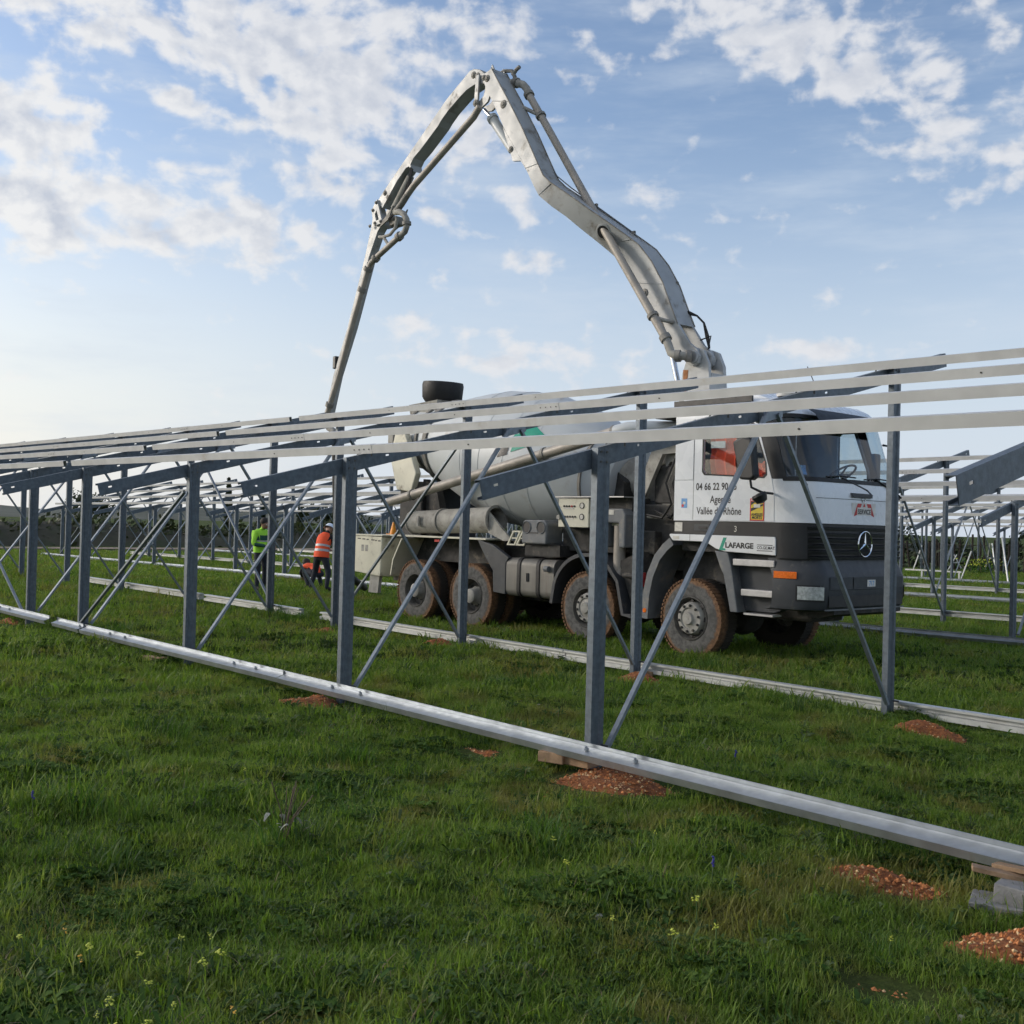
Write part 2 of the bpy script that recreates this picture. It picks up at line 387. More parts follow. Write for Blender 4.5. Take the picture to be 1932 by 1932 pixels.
def patch_fac(t, pos):                   # drier, browner patches in the turf
    p2 = t.vm('MULTIPLY', pos, (1, 1, 0))
    a = t.noise(p2, .55, 3, .62); b = t.noise(p2, 2.3, 3, .6)
    return t.m('ADD', t.m('MULTIPLY', a, .65), t.m('MULTIPLY', b, .35))
def ground_mat():
    m = bpy.data.materials.new('turf'); m.use_nodes = True; t = NT(m.node_tree); MATS['turf'] = m
    pos = t.n('ShaderNodeNewGeometry').outputs['Position']
    f = patch_fac(t, pos); fine = t.noise(pos, 30, 6, .7)
    c = t.ramp(f, [(.30, (.035, .068, .012)), (.47, (.062, .098, .020)), (.60, (.09, .105, .03)), (.74, (.11, .085, .04))])
    c = t.mix(t.sstep(fine, .35, .75), c, t.mix(.6, c, (.012, .014, .006, 1)))
    b = t.n('ShaderNodeBsdfPrincipled'); t.put(b.inputs['Base Color'], c); b.inputs['Roughness'].default_value = .95; b.inputs['Specular IOR Level'].default_value = .1
    bp = t.n('ShaderNodeBump'); bp.inputs['Strength'].default_value = .9; bp.inputs['Distance'].default_value = .05
    t.put(bp.inputs['Height'], t.noise(pos, 26, 6, .7)); t.put(b.inputs['Normal'], bp.outputs[0])
    o = t.n('ShaderNodeOutputMaterial'); t.put(o.inputs[0], b.outputs[0])
ground_mat(); gm.materials.append(MATS['turf'])
tag(link('ground', gm), kind='structure')
def track_mat():
    pm('track', (.20, .15, .11), .95, 0, .25, .8, .4, 8, dirt=(.3, (.10, .10, .05), 1.2))
track_mat()
tb = MB()
rows = [(-58.5+1.2*math.sin(y*.06), -62.5+1.2*math.sin(y*.06+.5), y) for y in range(-40, 121, 4)]
tb.loft([[(a, y, float(zb(a, y))+.02), (b, y, float(zb(b, y))+.02)] for a, b, y in rows], closed=False)
tag(tb.build('track', 'track'), kind='structure')

# ------------------------------------------------------------------ racks
L, D, HF, HB = 3.158, 3.959, 2.2544, 3.2697
TAN = (HB-HF)/D; TH = math.atan(TAN); A_, B_ = 1.078, 1.03
PV = (.19, 1.376, 2.558, 3.856)          # where the four purlins cross the rafter
def sigma_post(h, w=.125, d=.058, holes=True):
    """cold-formed post: folded web on the +x side, lips behind"""
    t = .004; hx = d/2
    prof = [(-hx, -w/2+.018), (-hx, -w/2), (hx, -w/2), (hx, -w/2+.03), (hx-.012, -w/2+.042), (hx-.012, w/2-.042), (hx, w/2-.03), (hx, w/2), (-hx, w/2), (-hx, w/2-.018)]
    inn = [(-hx+t, -w/2+.018), (-hx+t, -w/2+t), (hx-t, -w/2+t), (hx-t, -w/2+.029), (hx-.012-t, -w/2+.041), (hx-.012-t, w/2-.041), (hx-t, w/2-.029), (hx-t, w/2-t), (-hx+t, w/2-t), (-hx+t, w/2-.018)]
    return MB().prism(prof+inn[::-1], -.35, h, 'z')
def grid_plate(mb, us, ws, skip, o, U, V, N, t):
    """thin plate made of cells, those in skip left open"""
    us, ws = list(us), list(ws); nu, nw = len(us), len(ws)
    for sgn in (0, 1):
        vs = [o+U*a+V*b+N*(t*sgn) for a in us for b in ws]
        fs = [((i*nw+j), (i+1)*nw+j, (i+1)*nw+j+1, i*nw+j+1)[::1 if sgn else -1] for i in range(nu-1) for j in range(nw-1) if (i, j) not in skip]
        mb.add(vs, fs)
def rafter_mesh():
    mb = MB(); c, s = math.cos(TH), math.sin(TH); ln = (A_+D+B_)/c; h = .135; fl = .055
    U = Vector((0, c, s)); V = Vector((0, -s, c)); N = Vector((-1, 0, 0)); o = Vector((0, -A_, HF-A_*TAN))-V*h
    slots = [.13, (A_+.42)/c, (A_+1.62)/c, (A_+2.85)/c, ln-.14]
    us = [0]
    for q in slots: us += [q-.02, q+.02]
    us += [ln]; ws = [0, h*.50, h*.50+.016, h]
    grid_plate(mb, us, ws, {(2*i+1, 1) for i in range(len(slots))}, o, U, V, N, .004)
    for a, b in ((0, .005), (h-.005, h)):      # flanges and their lips
        P = lambda u, w, n: o+U*u+V*w+N*n
        vs = [P(u, w, n) for u in (0, ln) for w in (a, b) for n in (.001, fl)]
        mb.add(vs, [(0, 1, 3, 2), (4, 6, 7, 5), (0, 4, 5, 1), (2, 3, 7, 6), (1, 5, 7, 3), (0, 2, 6, 4)])
        l0, l1 = (b, b+.016) if a == 0 else (a-.016, a)
        vs = [P(u, w, n) for u in (0, ln) for w in (l0, l1) for n in (fl-.005, fl)]
        mb.add(vs, [(0, 1, 3, 2), (4, 6, 7, 5), (0, 4, 5, 1), (2, 3, 7, 6), (1, 5, 7, 3), (0, 2, 6, 4)])
    return mb
def bar(mb, p0, p1, w=.042, h=.032, up=(1, 0, 0)):
    """rolled U bar between two points, open away from 'up'"""
    p0, p1 = Vector(p0), Vector(p1); d = (p1-p0).normalized(); a = Vector(up); a = (a-d*a.dot(d)).normalized(); b = d.cross(a)
    t = .004; pr = [(-w/2, -h/2), (-w/2+.008, h/2), (w/2-.008, h/2), (w/2, -h/2), (w/2-t, -h/2), (w/2-.008-t, h/2-t), (-w/2+.008+t, h/2-t), (-w/2+t, -h/2)]
    v = [p+b*x+a*y for p in (p0, p1) for x, y in pr]; n = len(pr)
    mb.add(v, [tuple(range(n))[::-1], tuple(range(n, 2*n))]+[(i, (i+1) % n, n+(i+1) % n, n+i) for i in range(n)])
    return mb
APV = 2.0; APZ = HF+APV*TAN-.10
ME = {}
ME['fpost'] = sigma_post(HF-.005).mesh('front_post', 'galv')
ME['bpost'] = sigma_post(HB-.005).mesh('back_post', 'galv')
ME['rafter'] = rafter_mesh().mesh('rafter', 'galv', smooth=False)
ME['brf'] = bar(MB(), (.052, .09, .16), (.02, APV-.07, APZ)).mesh('brace', 'galv_bright')
ME['brb'] = bar(MB(), (.052, D-.09, .12), (.02, APV+.07, APZ)).mesh('brace', 'galv_bright')
gb = MB(); c_, s_ = math.cos(TH), math.sin(TH)
gb.prism([(APV-.13, HF+(APV-.13)*TAN-.012), (APV+.13, HF+(APV+.13)*TAN-.012), (APV+.15, HF+(APV+.13)*TAN-.15), (APV-.11, HF+(APV-.13)*TAN-.15)], -.036, .046, 'x')
ME['gusset'] = gb.mesh('gusset', 'galv_bright', smooth=False)
bb = MB()
for v in PV:
    z = HF+v*TAN
    for du in (-.09, .0, .09): bb.tube((du-.06, v+.02, z+.012), (du-.06, v+.022, z-.028), .008, n=6)
for (v, z) in ((0, HF-.03), (0, HF-.10), (D, HB-.03), (D, HB-.10)):
    for dy in (-.03, .03): bb.tube((.026, v+dy, z), (.036, v+dy, z), .009, n=6)
for (v, z) in ((0, .17), (D, .14)): bb.tube((.03, v+.05, z), (.085, v+.05, z), .010, n=6)
ME['bolts'] = bb.mesh('bolts', 'bolt')
def purlin_mesh(ln):
    """omega purlin lying on the rafters, square to the slope; origin at its start, runs along +x"""
    mb = MB(); c, s = math.cos(TH), math.sin(TH); h, w = .078, .05
    pr = [(-w/2, 0), (-w/2, h), (w/2, h), (w/2, 0), (w/2-.004, 0), (w/2-.004, h-.004), (-w/2+.004, h-.004), (-w/2+.004, 0)]
    mb.prism([(a*c-b*s, a*s+b*c) for a, b in pr], 0, ln, 'x'); return mb
PUR = {}
def purlin_me(ln):
    k = round(ln, 2)
    if k not in PUR: PUR[k] = purlin_mesh(ln).mesh('purlin', 'purlin', smooth=False)
    return PUR[k]
sl = MB(); c, s = c_, s_
sl.prism([(a*c-b*s, a*s+b*c) for a, b in [(-.028, -.001), (-.028, .081), (.028, .081), (.028, -.001)]], -.16, .16, 'x')
ME['sleeve'] = sl.mesh('splice_sleeve', 'purlin', smooth=False)
hb = MB()
for dx in (-.12, -.04, .04, .12): hb.tube((dx, (-.028)*c-.04*s, (-.028)*s+.04*c), (dx, (-.033)*c-.04*s, (-.033)*s+.04*c), .007, n=6)
for dx in (-1.6, 1.55): hb.tube((dx, (-.025)*c-.04*s, (-.025)*s+.04*c), (dx, (-.030)*c-.04*s, (-.030)*s+.04*c), .007, n=6)
ME['screws'] = hb.mesh('screws', 'bolt')

def table(y0, xs, zf, label, group, x_hi, x_lo, braces=(), first=0, stagger=False):
    """one rack: frames at xs (descending), four purlins from x_lo to x_hi"""
    xm = sum(xs)/len(xs); root = empty('solar_panel_rack', (xm, y0, 0), label, 'rack', group)
    for x in xs:
        z = zf(x); p = (x-xm, 0, z)
        link('front_post', ME['fpost'], root, p)
        link('back_post', ME['bpost'], root, (x-xm, D, z))
        link('rafter', ME['rafter'], root, (x-xm-.034, 0, z))
        link('brace', ME['brf'], root, p); link('brace', ME['brb'], root, p)
        link('gusset', ME['gusset'], root, (x-xm-.031, 0, z)); tag(link('bolts', ME['bolts'], root, p), kind='stuff')
    sl_ = (zf(x_lo)-zf(x_hi))/(x_lo-x_hi); ry = -math.atan(sl_)
    for i, v in enumerate(PV):
        cuts = [x_lo]+[x-.05 for x in sorted(xs)[1:-1] if (round(x*10)+i) % 2 == 0][0:None]+[x_hi]
        cuts = sorted(cuts)
        keep = [cuts[0]]
        for q in cuts[1:-1]:
            if q-keep[-1] > 4: keep.append(q)
        keep.append(cuts[-1])
        for a, b in zip(keep[:-1], keep[1:]):
            pu = link('purlin', purlin_me(b-a-.006), root, (a-xm, v, HF+v*TAN+zf(a)+.002), (0, ry, 0))
            if b != keep[-1]:
                link('splice_sleeve', ME['sleeve'], pu, (b-a, 0, 0)); tag(link('screws', ME['screws'], pu, (b-a, 0, 0)), kind='stuff')
    for (xa, xb, back) in braces:        # long braces between neighbouring posts: foot at xa, head at xb
        h = HB if back else HF; yy = D+.07 if back else -.085
        bar(MB(), (xa, y0+yy, zf(xa)+.12), (xb, y0+yy, zf(xb)+h-.32), up=(0, -1, 0)).build('brace', 'galv_bright', root)
    return root
z1 = lambda x: -.0059*x
z2 = lambda x: .006*(x+2.4)
fr = lambda x0, n: [x0-L*i for i in range(n)]
table(0, fr(2*L, 6), z1, 'galvanized rack nearest the camera, running across in front of the truck cab', 'racks of the near row', 2*L+1.2, -10.50,
      braces=[(-3*L+.02, -2*L-.05, False), (-3*L, -2*L-.05, True)])
table(0, fr(-11.52, 7), z1, 'next rack of the near row at the left edge, past the purlin gap', 'racks of the near row', -10.80, -31.5,
      braces=[(-11.55, -14.63, False), (-11.55, -14.63, True)])
table(12, fr(.757, 7), z2, 'rack standing right behind the truck, its tall post beside the windscreen', 'racks of the second row', 2.2, -19.9)
table(12, fr(-21.7, 8), z2, 'second-row rack behind the two workers', 'racks of the second row', -20.0, -45.2, braces=[(-24.85, -28.0, True), (-43.8, -40.7, False)])
z3f = lambda x: .006*(x+2.4)
table(23.9, fr(-3.6, 7), z3f, 'rack of the third row seen right of the truck bumper', 'racks of the third row', -2.4, -24.2)
table(23.9, fr(-26.0, 9), z3f, 'third-row rack in the middle distance behind the workers', 'racks of the third row', -24.4, -52.6)
table(35.8, fr(-9.0, 7), z3f, 'far rack of the fourth row at the right edge', 'racks of the fourth row', -7.8, -29.4)
table(35.8, fr(-31.4, 8), z3f, 'farthest rack on the left, just before the brown track', 'racks of the fourth row', -29.6, -54.8)

table(47.7, fr(-15.5, 7), z3f, 'last rack before the dark hedge at the right edge', 'racks of the fifth row', -14.4, -35.8)
table(47.7, fr(-38.0, 6), z3f, 'last rack behind the truck, before the hedge', 'racks of the fifth row', -36.2, -55.0)

# ------------------------------------------------------------------ rails lying along the post feet
def zrail(ln, mat='rail'):
    """folded rail: tray with an upstand behind and a flange hanging in front, along +x from the origin"""
    mb = MB(); t = .003
    pr = [(-.052, -.050), (-.052, 0), (-.03, -.003), (.03, -.003), (.05, 0), (.05, .034), (.042, .037), (.042, .034), (.047, .032), (.047, .003), (.03, -.006), (-.03, -.006), (-.049, -.004), (-.049, -.047), (-.04, -.046), (-.04, -.049)]
    return mb.prism(pr, 0, ln, 'x')
def urail(ln):
    mb = MB()
    pr = [(-.05, 0), (-.05, .048), (.0, .053), (.0, .088), (-.05, .093), (-.05, .114), (-.03, .117), (.05, .114), (.05, 0)]
    return mb.prism(pr, 0, ln, 'x')
def ground_rail(kind, x0, x1, y, za, zb_, label, group, ay=0.0):
    """rail from x0 (low x, height za) to x1 (height zb_)"""
    ln = math.hypot(x1-x0, zb_-za); mb = (zrail if kind == 'z' else urail)(ln)
    if kind == 'z':                      # bolts standing in the tray
        for q in (.9, 1.35, 4.1, 4.55):
            if q < ln: mb.tube((q, .01, -.006), (q, .01, .03), .009, n=6); mb.tube((q-.0, .01, .004), (q, .01, .016), .018, n=6)
    o = link('ground_rail', mb.mesh('ground_rail', 'rail' if kind == 'z' else 'rail_white', smooth=False), None, (x0, y, za), (.34 if kind == 'z' else 0, -math.atan2(zb_-za, x1-x0), ay))
    return tag(o, label, 'rail', group)
GR = 'rails lying along the feet of the near rack'
ground_rail('z', -4.0, 6.9, -.165, .19, .135, 'long shiny rail crossing the foreground in front of the nearest posts', GR, -.004)
ground_rail('z', -9.05, -4.01, -.165, .205, .192, 'shiny rail before the second and third short posts', GR)
ground_rail('z', -10.05, -9.1, -.165, .215, .207, 'short piece of shiny rail at the foot of the double-braced post', GR)
ground_rail('z', -16.5, -10.35, -.165, .25, .215, 'shiny rail at the left edge beyond the short gap', GR)
GB = 'pale rails along the tall posts of the near rack'
ground_rail('u', -4.45, 1.6+2.2, 4.12, .035, -.005, 'pale rail before the front wheel of the truck', GB)
ground_rail('u', -10.1, -4.47, 4.12, .08, .037, 'pale rail before the rear wheels of the truck', GB)
ground_rail('u', -14.2, -10.75, 4.12, .10, .085, 'pale rail in the grass left of the green worker', GB)
ground_rail('u', -20.5, -14.4, 4.12, .125, .105, 'pale rail at far left behind the double-braced post', GB)
for y, zf, lo, hi, nm in ((11.85, z2, -46, 1.5, 'front'), (16.05, z2, -46, 1.5, 'back'), (23.7, z3f, -53, -3, 'front'), (27.95, z3f, -53, -3, 'back'), (35.6, z3f, -54, -8, 'front')):
    n = 4; st = (hi-lo)/n
    rowname = {11.85: 'second', 16.05: 'second', 23.7: 'third', 27.95: 'third', 35.6: 'fourth'}[y]
    where = ['far left end', 'left half', 'right half', 'right end']
    for i in range(n):
        a = lo+i*st+random.uniform(0, .3); b = lo+(i+1)*st-random.uniform(.05, .5)
        ground_rail('z' if nm == 'front' else 'u', a, b, y, float(zb(a, y))+.10, float(zb(b, y))+.10,
                    'pale rail at the %s of the %s row, along %s posts' % (where[i], rowname, 'short' if nm == 'front' else 'tall'), 'rails of the rows behind')
#END_RACKS

# ------------------------------------------------------------------ mixer truck with concrete pump boom
Y0, Y1, YC = 6.30, 8.74, 7.52            # near side, far side, centre line
T = empty('mixer_truck', (-7.0, YC, 0), 'white and grey four-axle concrete mixer truck with its pump boom unfolded', 'truck')
WZ = .475; WR = .56
AX = (-4.30, -6.28, -9.03, -10.58)       # axles
def tyre_mb(w, r=WR):
    mb = MB(); h = w/2
    prof = [(-h+.05, .285), (-h+.012, .31), (-h, .40), (-h+.012, .485), (-h+.03, r-.017), (h-.03, r-.017), (h-.012, .485), (h, .40), (h-.012, .31), (h-.05, .285)]
    mb.lathe(prof, (0, 0, 0), (0, 1, 0), 40)
    n = 58
    for i in range(n):                   # tread lugs, two staggered rows
        for k, (a, b) in enumerate(((-h+.004, -.012), (.012, h-.004))):
            t0 = 2*math.pi*(i+.5*k)/n; t1 = t0+2*math.pi/n*.62; sk = .03*(1 if k else -1)
            vs = []
            for rr_ in (r-.035, r-.010):
                for t, y in ((t0, a), (t1, a), (t1+sk, b), (t0+sk, b)): vs.append((math.cos(t)*rr_, y, math.sin(t)*rr_))
            mb.add(vs, [(4, 5, 6, 7), (0, 1, 5, 4), (1, 2, 6, 5), (2, 3, 7, 6), (3, 0, 4, 7)])
    return mb
RIMB = lambda h, dp: [(-h+.03, .295), (-h+.005, .305), (-h-.002, .29), (-h+.03, .27), (-h+dp, .258), (-h+dp+.02, .20)]
def rim_front(w): return MB().lathe(RIMB(w/2, .10), (0, 0, 0), (0, 1, 0), 32)
def rim_rear(w): return MB().lathe(RIMB(w/2, .16)+[(-w/2+.15, .10)], (0, 0, 0), (0, 1, 0), 32)
def disc_front(w):                       # steering axle: disc bulges outwards (-y outside)
    h = w/2; return MB().lathe([(-h+.10, .235), (-h+.03, .225), (-h-.012, .205), (-h-.02, .15), (-h-.0, .14), (-h-.02, .09), (-h-.05, .075), (-h-.055, .001)], (0, 0, 0), (0, 1, 0), 32)
def disc_rear(w):                        # driven axle: hub standing in a deep dish
    h = w/2; return MB().lathe([(-h+.14, .165), (-h+.12, .15), (-h+.05, .125), (-h-.01, .12), (-h-.03, .09), (-h-.03, .001)], (0, 0, 0), (0, 1, 0), 28)
ME['tyre'] = tyre_mb(.34).mesh('tyre', 'tyre'); ME['tyre_in'] = tyre_mb(.31).mesh('tyre', 'tyre')
ME['rimf'] = rim_front(.34).mesh('rim', 'rim_dark'); ME['rimr'] = rim_rear(.34).mesh('rim', 'rim_dark')
ME['discf'] = disc_front(.34).mesh('wheel_disc', 'cement_grey'); ME['discr'] = disc_rear(.34).mesh('hub', 'cement_grey')
ME['nut'] = MB().lathe([(-.024, .001), (-.024, .013), (-.018, .019), (.004, .02)], (0, 0, 0), (0, 1, 0), 6).mesh('wheel_nut', 'chassis')
ME['vent'] = MB().lathe([(-.002, .001), (-.002, .03), (.01, .034)], (0, 0, 0), (0, 1, 0), 12).mesh('hand_hole', 'rubber_black')
for i, x in enumerate(AX):
    for side in (0, 1):
        yy = Y0+.21 if side == 0 else Y1-.21
        w = empty('wheel', (x+7.0, yy-YC, WZ)); w.parent = T
        if side: w.rotation_euler = (0, 0, math.pi)
        if i == 0: w.rotation_euler.z += R(-3)
        link('tyre', ME['tyre'], w); link('rim', ME['rimf' if i < 2 else 'rimr'], w); link('wheel_disc' if i < 2 else 'hub', ME['discf' if i < 2 else 'discr'], w)
        if i > 1: link('tyre', ME['tyre_in'], w, (0, .37, 0))
        if side == 0:
            for k in range(10):
                a = 2*math.pi*(k+.3)/10
                q = (.178, -.188) if i < 2 else (.165, -.02)
                link('wheel_nut', ME['nut'], w, (math.cos(a)*q[0], q[1], math.sin(a)*q[0]))
            for k in range(8):
                a = 2*math.pi*k/8
                q = (.238, -.13) if i < 2 else (.2, -.005)
                link('hand_hole', ME['vent'], w, (math.cos(a)*q[0], q[1], math.sin(a)*q[0]))
for i, x in enumerate(AX):
    MB().tube((x, Y0+.3, WZ), (x, Y1-.3, WZ), .09, n=12).lathe([(-.3, .1), (-.2, .24), (0, .28), (.2, .24), (.3, .1)], (x, YC, WZ), (0, 1, 0), 16).build('axle', 'chassis', T)
for y in (YC-.43, YC+.36): MB().box(-12.2, -2.75, y, y+.07, .80, 1.08).build('frame_rail', 'chassis', T)
MB().box(-11.9, -4.9, YC-.55, YC+.55, 1.085, 1.30).build('subframe', 'chassis', T)
for x in (-5.5, -7.6, -8.2, -11.4): MB().box(x, x+.12, YC-.36, YC+.36, .84, 1.04).build('cross_member', 'chassis', T)
for x in AX[:2]:
    for y in (YC-.46, YC+.40): MB().path([(x-.75, y, .82), (x-.35, y, .66), (x, y, .60), (x+.35, y, .66), (x+.75, y, .82)], .05, 6).build('leaf_spring', 'chassis', T)

MB().box(-9.9, -6.6, YC-.42, YC+.42, .42, .79).build('underbody_fill_mid', 'chassis', T, bevel=.05)  # dark box added between the frame rails to deepen the shade underneath
MB().box(-5.6, -2.9, YC-.40, YC+.40, .50, .79).build('underbody_fill_front', 'chassis', T, bevel=.05)  # added dark filler below the cab, keeps the underside black
MB().box(-8.5, -6.75, Y1-.72, Y1-.05, .48, 1.16).build('underbody_fill_far', 'chassis', T, bevel=.03)  # dark box added at the far side to shut out light behind
MB().box(-11.2, -8.6, YC-.35, YC+.35, .40, .79).build('underbody_fill_rear', 'chassis', T, bevel=.05)  # dark filler added between the rear wheels for a darker underbody
MB().box(-12.4, -11.6, Y1-.75, Y1, .66, 1.42).build('rear_box', 'cream', T, bevel=.02)
# ---- cab
CX = -4.60
def xf(z):                               # the front leans back above the belt line
    pts = [(.6, -2.40), (1.2, -2.40), (1.82, -2.42), (2.2, -2.45), (2.37, -2.50), (3.22, -2.78), (3.45, -2.92)]
    for (a, b), (c, d) in zip(pts, pts[1:]):
        if z <= c: return b+(d-b)*(z-a)/(c-a)
    return pts[-1][1]
def arc(z, ins=0.0, t0=0, t1=180, n=30, ax=.50, ay=.34, x0=None):
    """front contour at height z from near side (t=0) round the nose to the far side (t=180)"""
    out = []; X = (xf(z) if x0 is None else x0)-ins; a, b = Y0+ins, Y1-ins
    for i in range(n+1):
        t = t0+(t1-t0)*i/n
        if t <= 60: q = R(t/60*90); out.append((X-ax+ax*math.sin(q), b*0+a+ay-ay*math.cos(q), z))
        elif t >= 120: q = R((180-t)/60*90); out.append((X-ax+ax*math.sin(q), b-ay+ay*math.cos(q), z))
        else:
            f = (t-60)/60; out.append((X+.035*(1-(2*f-1)**2), a+ay+(b-a-2*ay)*f, z))
    return out
def ring(z, ins=0.0, rear=CX, **k):
    return [(rear+ins, Y0+ins, z)]+arc(z, ins, **k)+[(rear+ins, Y1-ins, z)]
shell = MB().loft([ring(z) for z in (1.815, 1.9, 2.1, 2.2, 2.37)])
cab = shell.build('cab_body', 'white_paint', T)
MB().loft([ring(2.365, .03), ring(2.372, .05)]).build('window_sill', 'black_plastic', cab)
# rear quarter panels, rear wall, roof
for (a, b) in ((Y0, Y0+.04), (Y1-.04, Y1)):
    MB().box(CX, -4.275, a+.001, b-.001, 2.372, 3.26).build('quarter_panel', 'white_paint', T, bevel=.006)
MB().box(CX-.002, CX+.04, Y0+.05, Y1-.05, 1.83, 3.25).build('rear_wall', 'white_paint', T)
MB().box(CX+.05, CX+.09, Y0+.06, Y1-.06, 1.95, 3.22).build('inner_wall', 'cab_inside', T)
roof = MB().loft([ring(3.20, .0), ring(3.30, .0), ring(3.38, .03), ring(3.44, .10), ring(3.47, .25)], cap=True).build('roof', 'white_paint', T)
MB().loft([[(-4.55, Y0+.06, 3.45), (-3.15, Y0+.12, 3.42), (-3.15, Y1-.12, 3.42), (-4.55, Y1-.06, 3.45)], [(-4.52, Y0+.12, 3.62), (-3.55, Y0+.16, 3.60), (-3.55, Y1-.16, 3.60), (-4.52, Y1-.12, 3.62)]], cap=True).build('roof_spoiler', 'white_paint', roof, bevel=.03)
MB().box(-4.66, -3.35, Y0+.02, Y0+.055, 3.395, 3.47).build('roof_gap', 'black_plastic', roof)
MB().lathe([(0, .17), (.03, .19), (.05, .17), (.06, .001)], (-3.05, 6.75, 3.47), (0, 0, 1), 20).build('roof_vent', 'sign_white', roof)
MB().tube((-2.95, 7.35, 3.44), (-3.2, 7.35, 3.95), .006, n=6).build('aerial', 'black_plastic', roof)
# doors with window openings
wo = [(-4.10, 2.50), (-4.06, 2.455), (-3.13, 2.40), (-3.085, 2.44), (-3.10, 2.6), (-3.30, 3.08), (-3.36, 3.12), (-4.04, 3.14), (-4.10, 3.09)]
do = [(-4.258, 1.825), (-2.945, 1.825), (-2.955, 2.2), (-2.995, 2.37), (-3.265, 3.19), (-4.258, 3.21)]
doors = []; wo_near = wo
wo_far = [(-3.56, 2.50), (-3.52, 2.445), (-3.08, 2.41), (-3.03, 2.44), (-3.05, 2.6), (-3.235, 3.10), (-3.29, 3.14), (-3.50, 3.14), (-3.56, 3.09)]
for (a, b) in ((Y0-.006, Y0+.03), (Y1-.03, Y1+.006)):
    wo = wo_near if a < 7 else wo_far
    dd = MB().plate(do, [wo], a, b).build('door', 'white_paint', T, smooth=False); doors.append(dd)
    MB().prism(wo, a+.014, a+.018).build('window', 'side_glass', dd, smooth=False)
    gask = [(x+(.02 if x > -3.7 else -.02), z+(.02 if z > 2.8 else -.02)) for x, z in wo]
    MB().plate(gask, [wo], a-.004 if a < 7 else b, a if a < 7 else b+.004).build('window_seal', 'rubber_black', dd, smooth=False)
door = doors[0]
MB().box(-4.262, -4.258, Y0-.008, Y0, 1.83, 3.2).build('door_gap', 'ink', door)
# screen pillars, windscreen, visor
zs = [2.375+(3.21-2.375)*i/8 for i in range(9)]
for t0, t1 in ((0, 17), (169, 180)):
    MB().loft([arc(z, .0, t0, t1, 5) for z in zs], closed=False).build('screen_pillar', 'black_plastic', T)
ws = MB().loft([arc(z, .012, 17, 169, 30) for z in zs], closed=False).build('windscreen', 'windscreen', T)
MB().loft([arc(z, -.004, 12, 168, 28) for z in (2.345, 2.40)], closed=False).build('screen_seal', 'rubber_black', ws)
MB().loft([arc(z, -.004, 12, 168, 28) for z in (3.17, 3.22)], closed=False).build('screen_seal', 'rubber_black', ws)
vr = [[(p[0]+dx, p[1], z) for p in arc(3.2, -.01, 62, 128, 20)] for dx, z in ((.0, 3.30), (.13, 3.22), (.20, 3.12))]
MB().loft(vr, closed=False).build('sun_visor', 'black_plastic', T)
MB().box(-2.80, -2.76, 6.62, 6.70, 2.46, 2.56).add([(-2.735, 6.60, 2.44), (-2.735, 6.70, 2.44), (-2.76, 6.70, 2.52), (-2.76, 6.60, 2.52)], [(0, 1, 2, 3)]).build('permit_sticker', 'sign_blue', ws)
# cab interior
MB().prism([(-2.56, 2.30), (-2.62, 2.40), (-3.05, 2.44), (-3.15, 2.30), (-3.15, 1.9), (-2.56, 1.9)], Y0+.12, Y1-.12).build('dashboard', 'dash', T, bevel=.02)
for yc in (6.85, 8.15):
    st = MB().prism([(-4.35, 1.9), (-3.75, 1.9), (-3.72, 2.18), (-4.2, 2.16), (-4.38, 2.95), (-4.5, 2.95)], yc-.25, yc+.25).build('seat', 'cab_inside', T, bevel=.04)
    MB().box(-4.48, -4.36, yc-.13, yc+.13, 2.96, 3.14).build('headrest', 'cab_inside', st, bevel=.03)
sw = MB(); ctr = Vector((-3.12, 8.12, 2.52)); ax_ = Vector((-.55, 0, .83))
e1 = Vector((0, 1, 0)); e2 = ax_.cross(e1).normalized()
sw.path([ctr+(e1*math.cos(a)+e2*math.sin(a))*.22 for a in [2*math.pi*i/24 for i in range(25)]], .016, 8)
for a in (0, 2.1, 4.2): sw.tube(ctr, ctr+(e1*math.cos(a)+e2*math.sin(a))*.22, .014, n=6)
sw.tube(ctr, ctr-ax_*.3, .035, n=8); sw.build('steering_wheel', 'dash', T)
MB().box(-4.45, -4.40, 7.05, 7.62, 2.2, 3.18).build('curtain', 'cab_inside', T)
# black band, sill panel, grille, bumper
band = MB().loft([ring(1.632, .012), ring(1.812, .012)]).build('side_band', 'black_plastic', T)
MB().box(-4.24, -3.98, Y0+.002, Y0+.008, 1.68, 1.77).build('door_handle', 'dark_plastic', band)
MB().box(-4.16, -4.02, Y0-.006, Y0+.002, 1.705, 1.74).build('door_handle', 'black_plastic', band)
MB().box(-4.585, -4.45, Y0+.006, Y0+.009, 1.665, 1.79).build('sticker', 'paper', band)
sillp = [(-4.66, 1.627), (-2.93, 1.627), (-2.91, 1.60), (-2.905, 1.39), (-3.72, 1.415), (-3.86, 1.45), (-3.98, 1.51), (-4.10, 1.535), (-4.60, 1.535), (-4.66, 1.60)]
sill = MB().prism(sillp, Y0-.012, Y0+.10).build('sill_panel', 'sill_white', T, bevel=.008)
MB().box(-4.30, -4.296, Y0-.014, Y0-.01, 1.54, 1.63).build('panel_gap', 'ink', sill)
MB().box(-4.59, -4.49, Y0-.0145, Y0-.012, 1.555, 1.60).build('sticker', 'paper', sill)
for x in (AX[0],): MB().box(-4.75, -3.0, Y0+.42, Y1-.42, .95, 1.62).build('wheel_well', 'chassis', T)
MB().box(-4.55, -2.6, Y0+.14, Y1-.14, 1.40, 1.63).build('cab_floor', 'chassis', T)
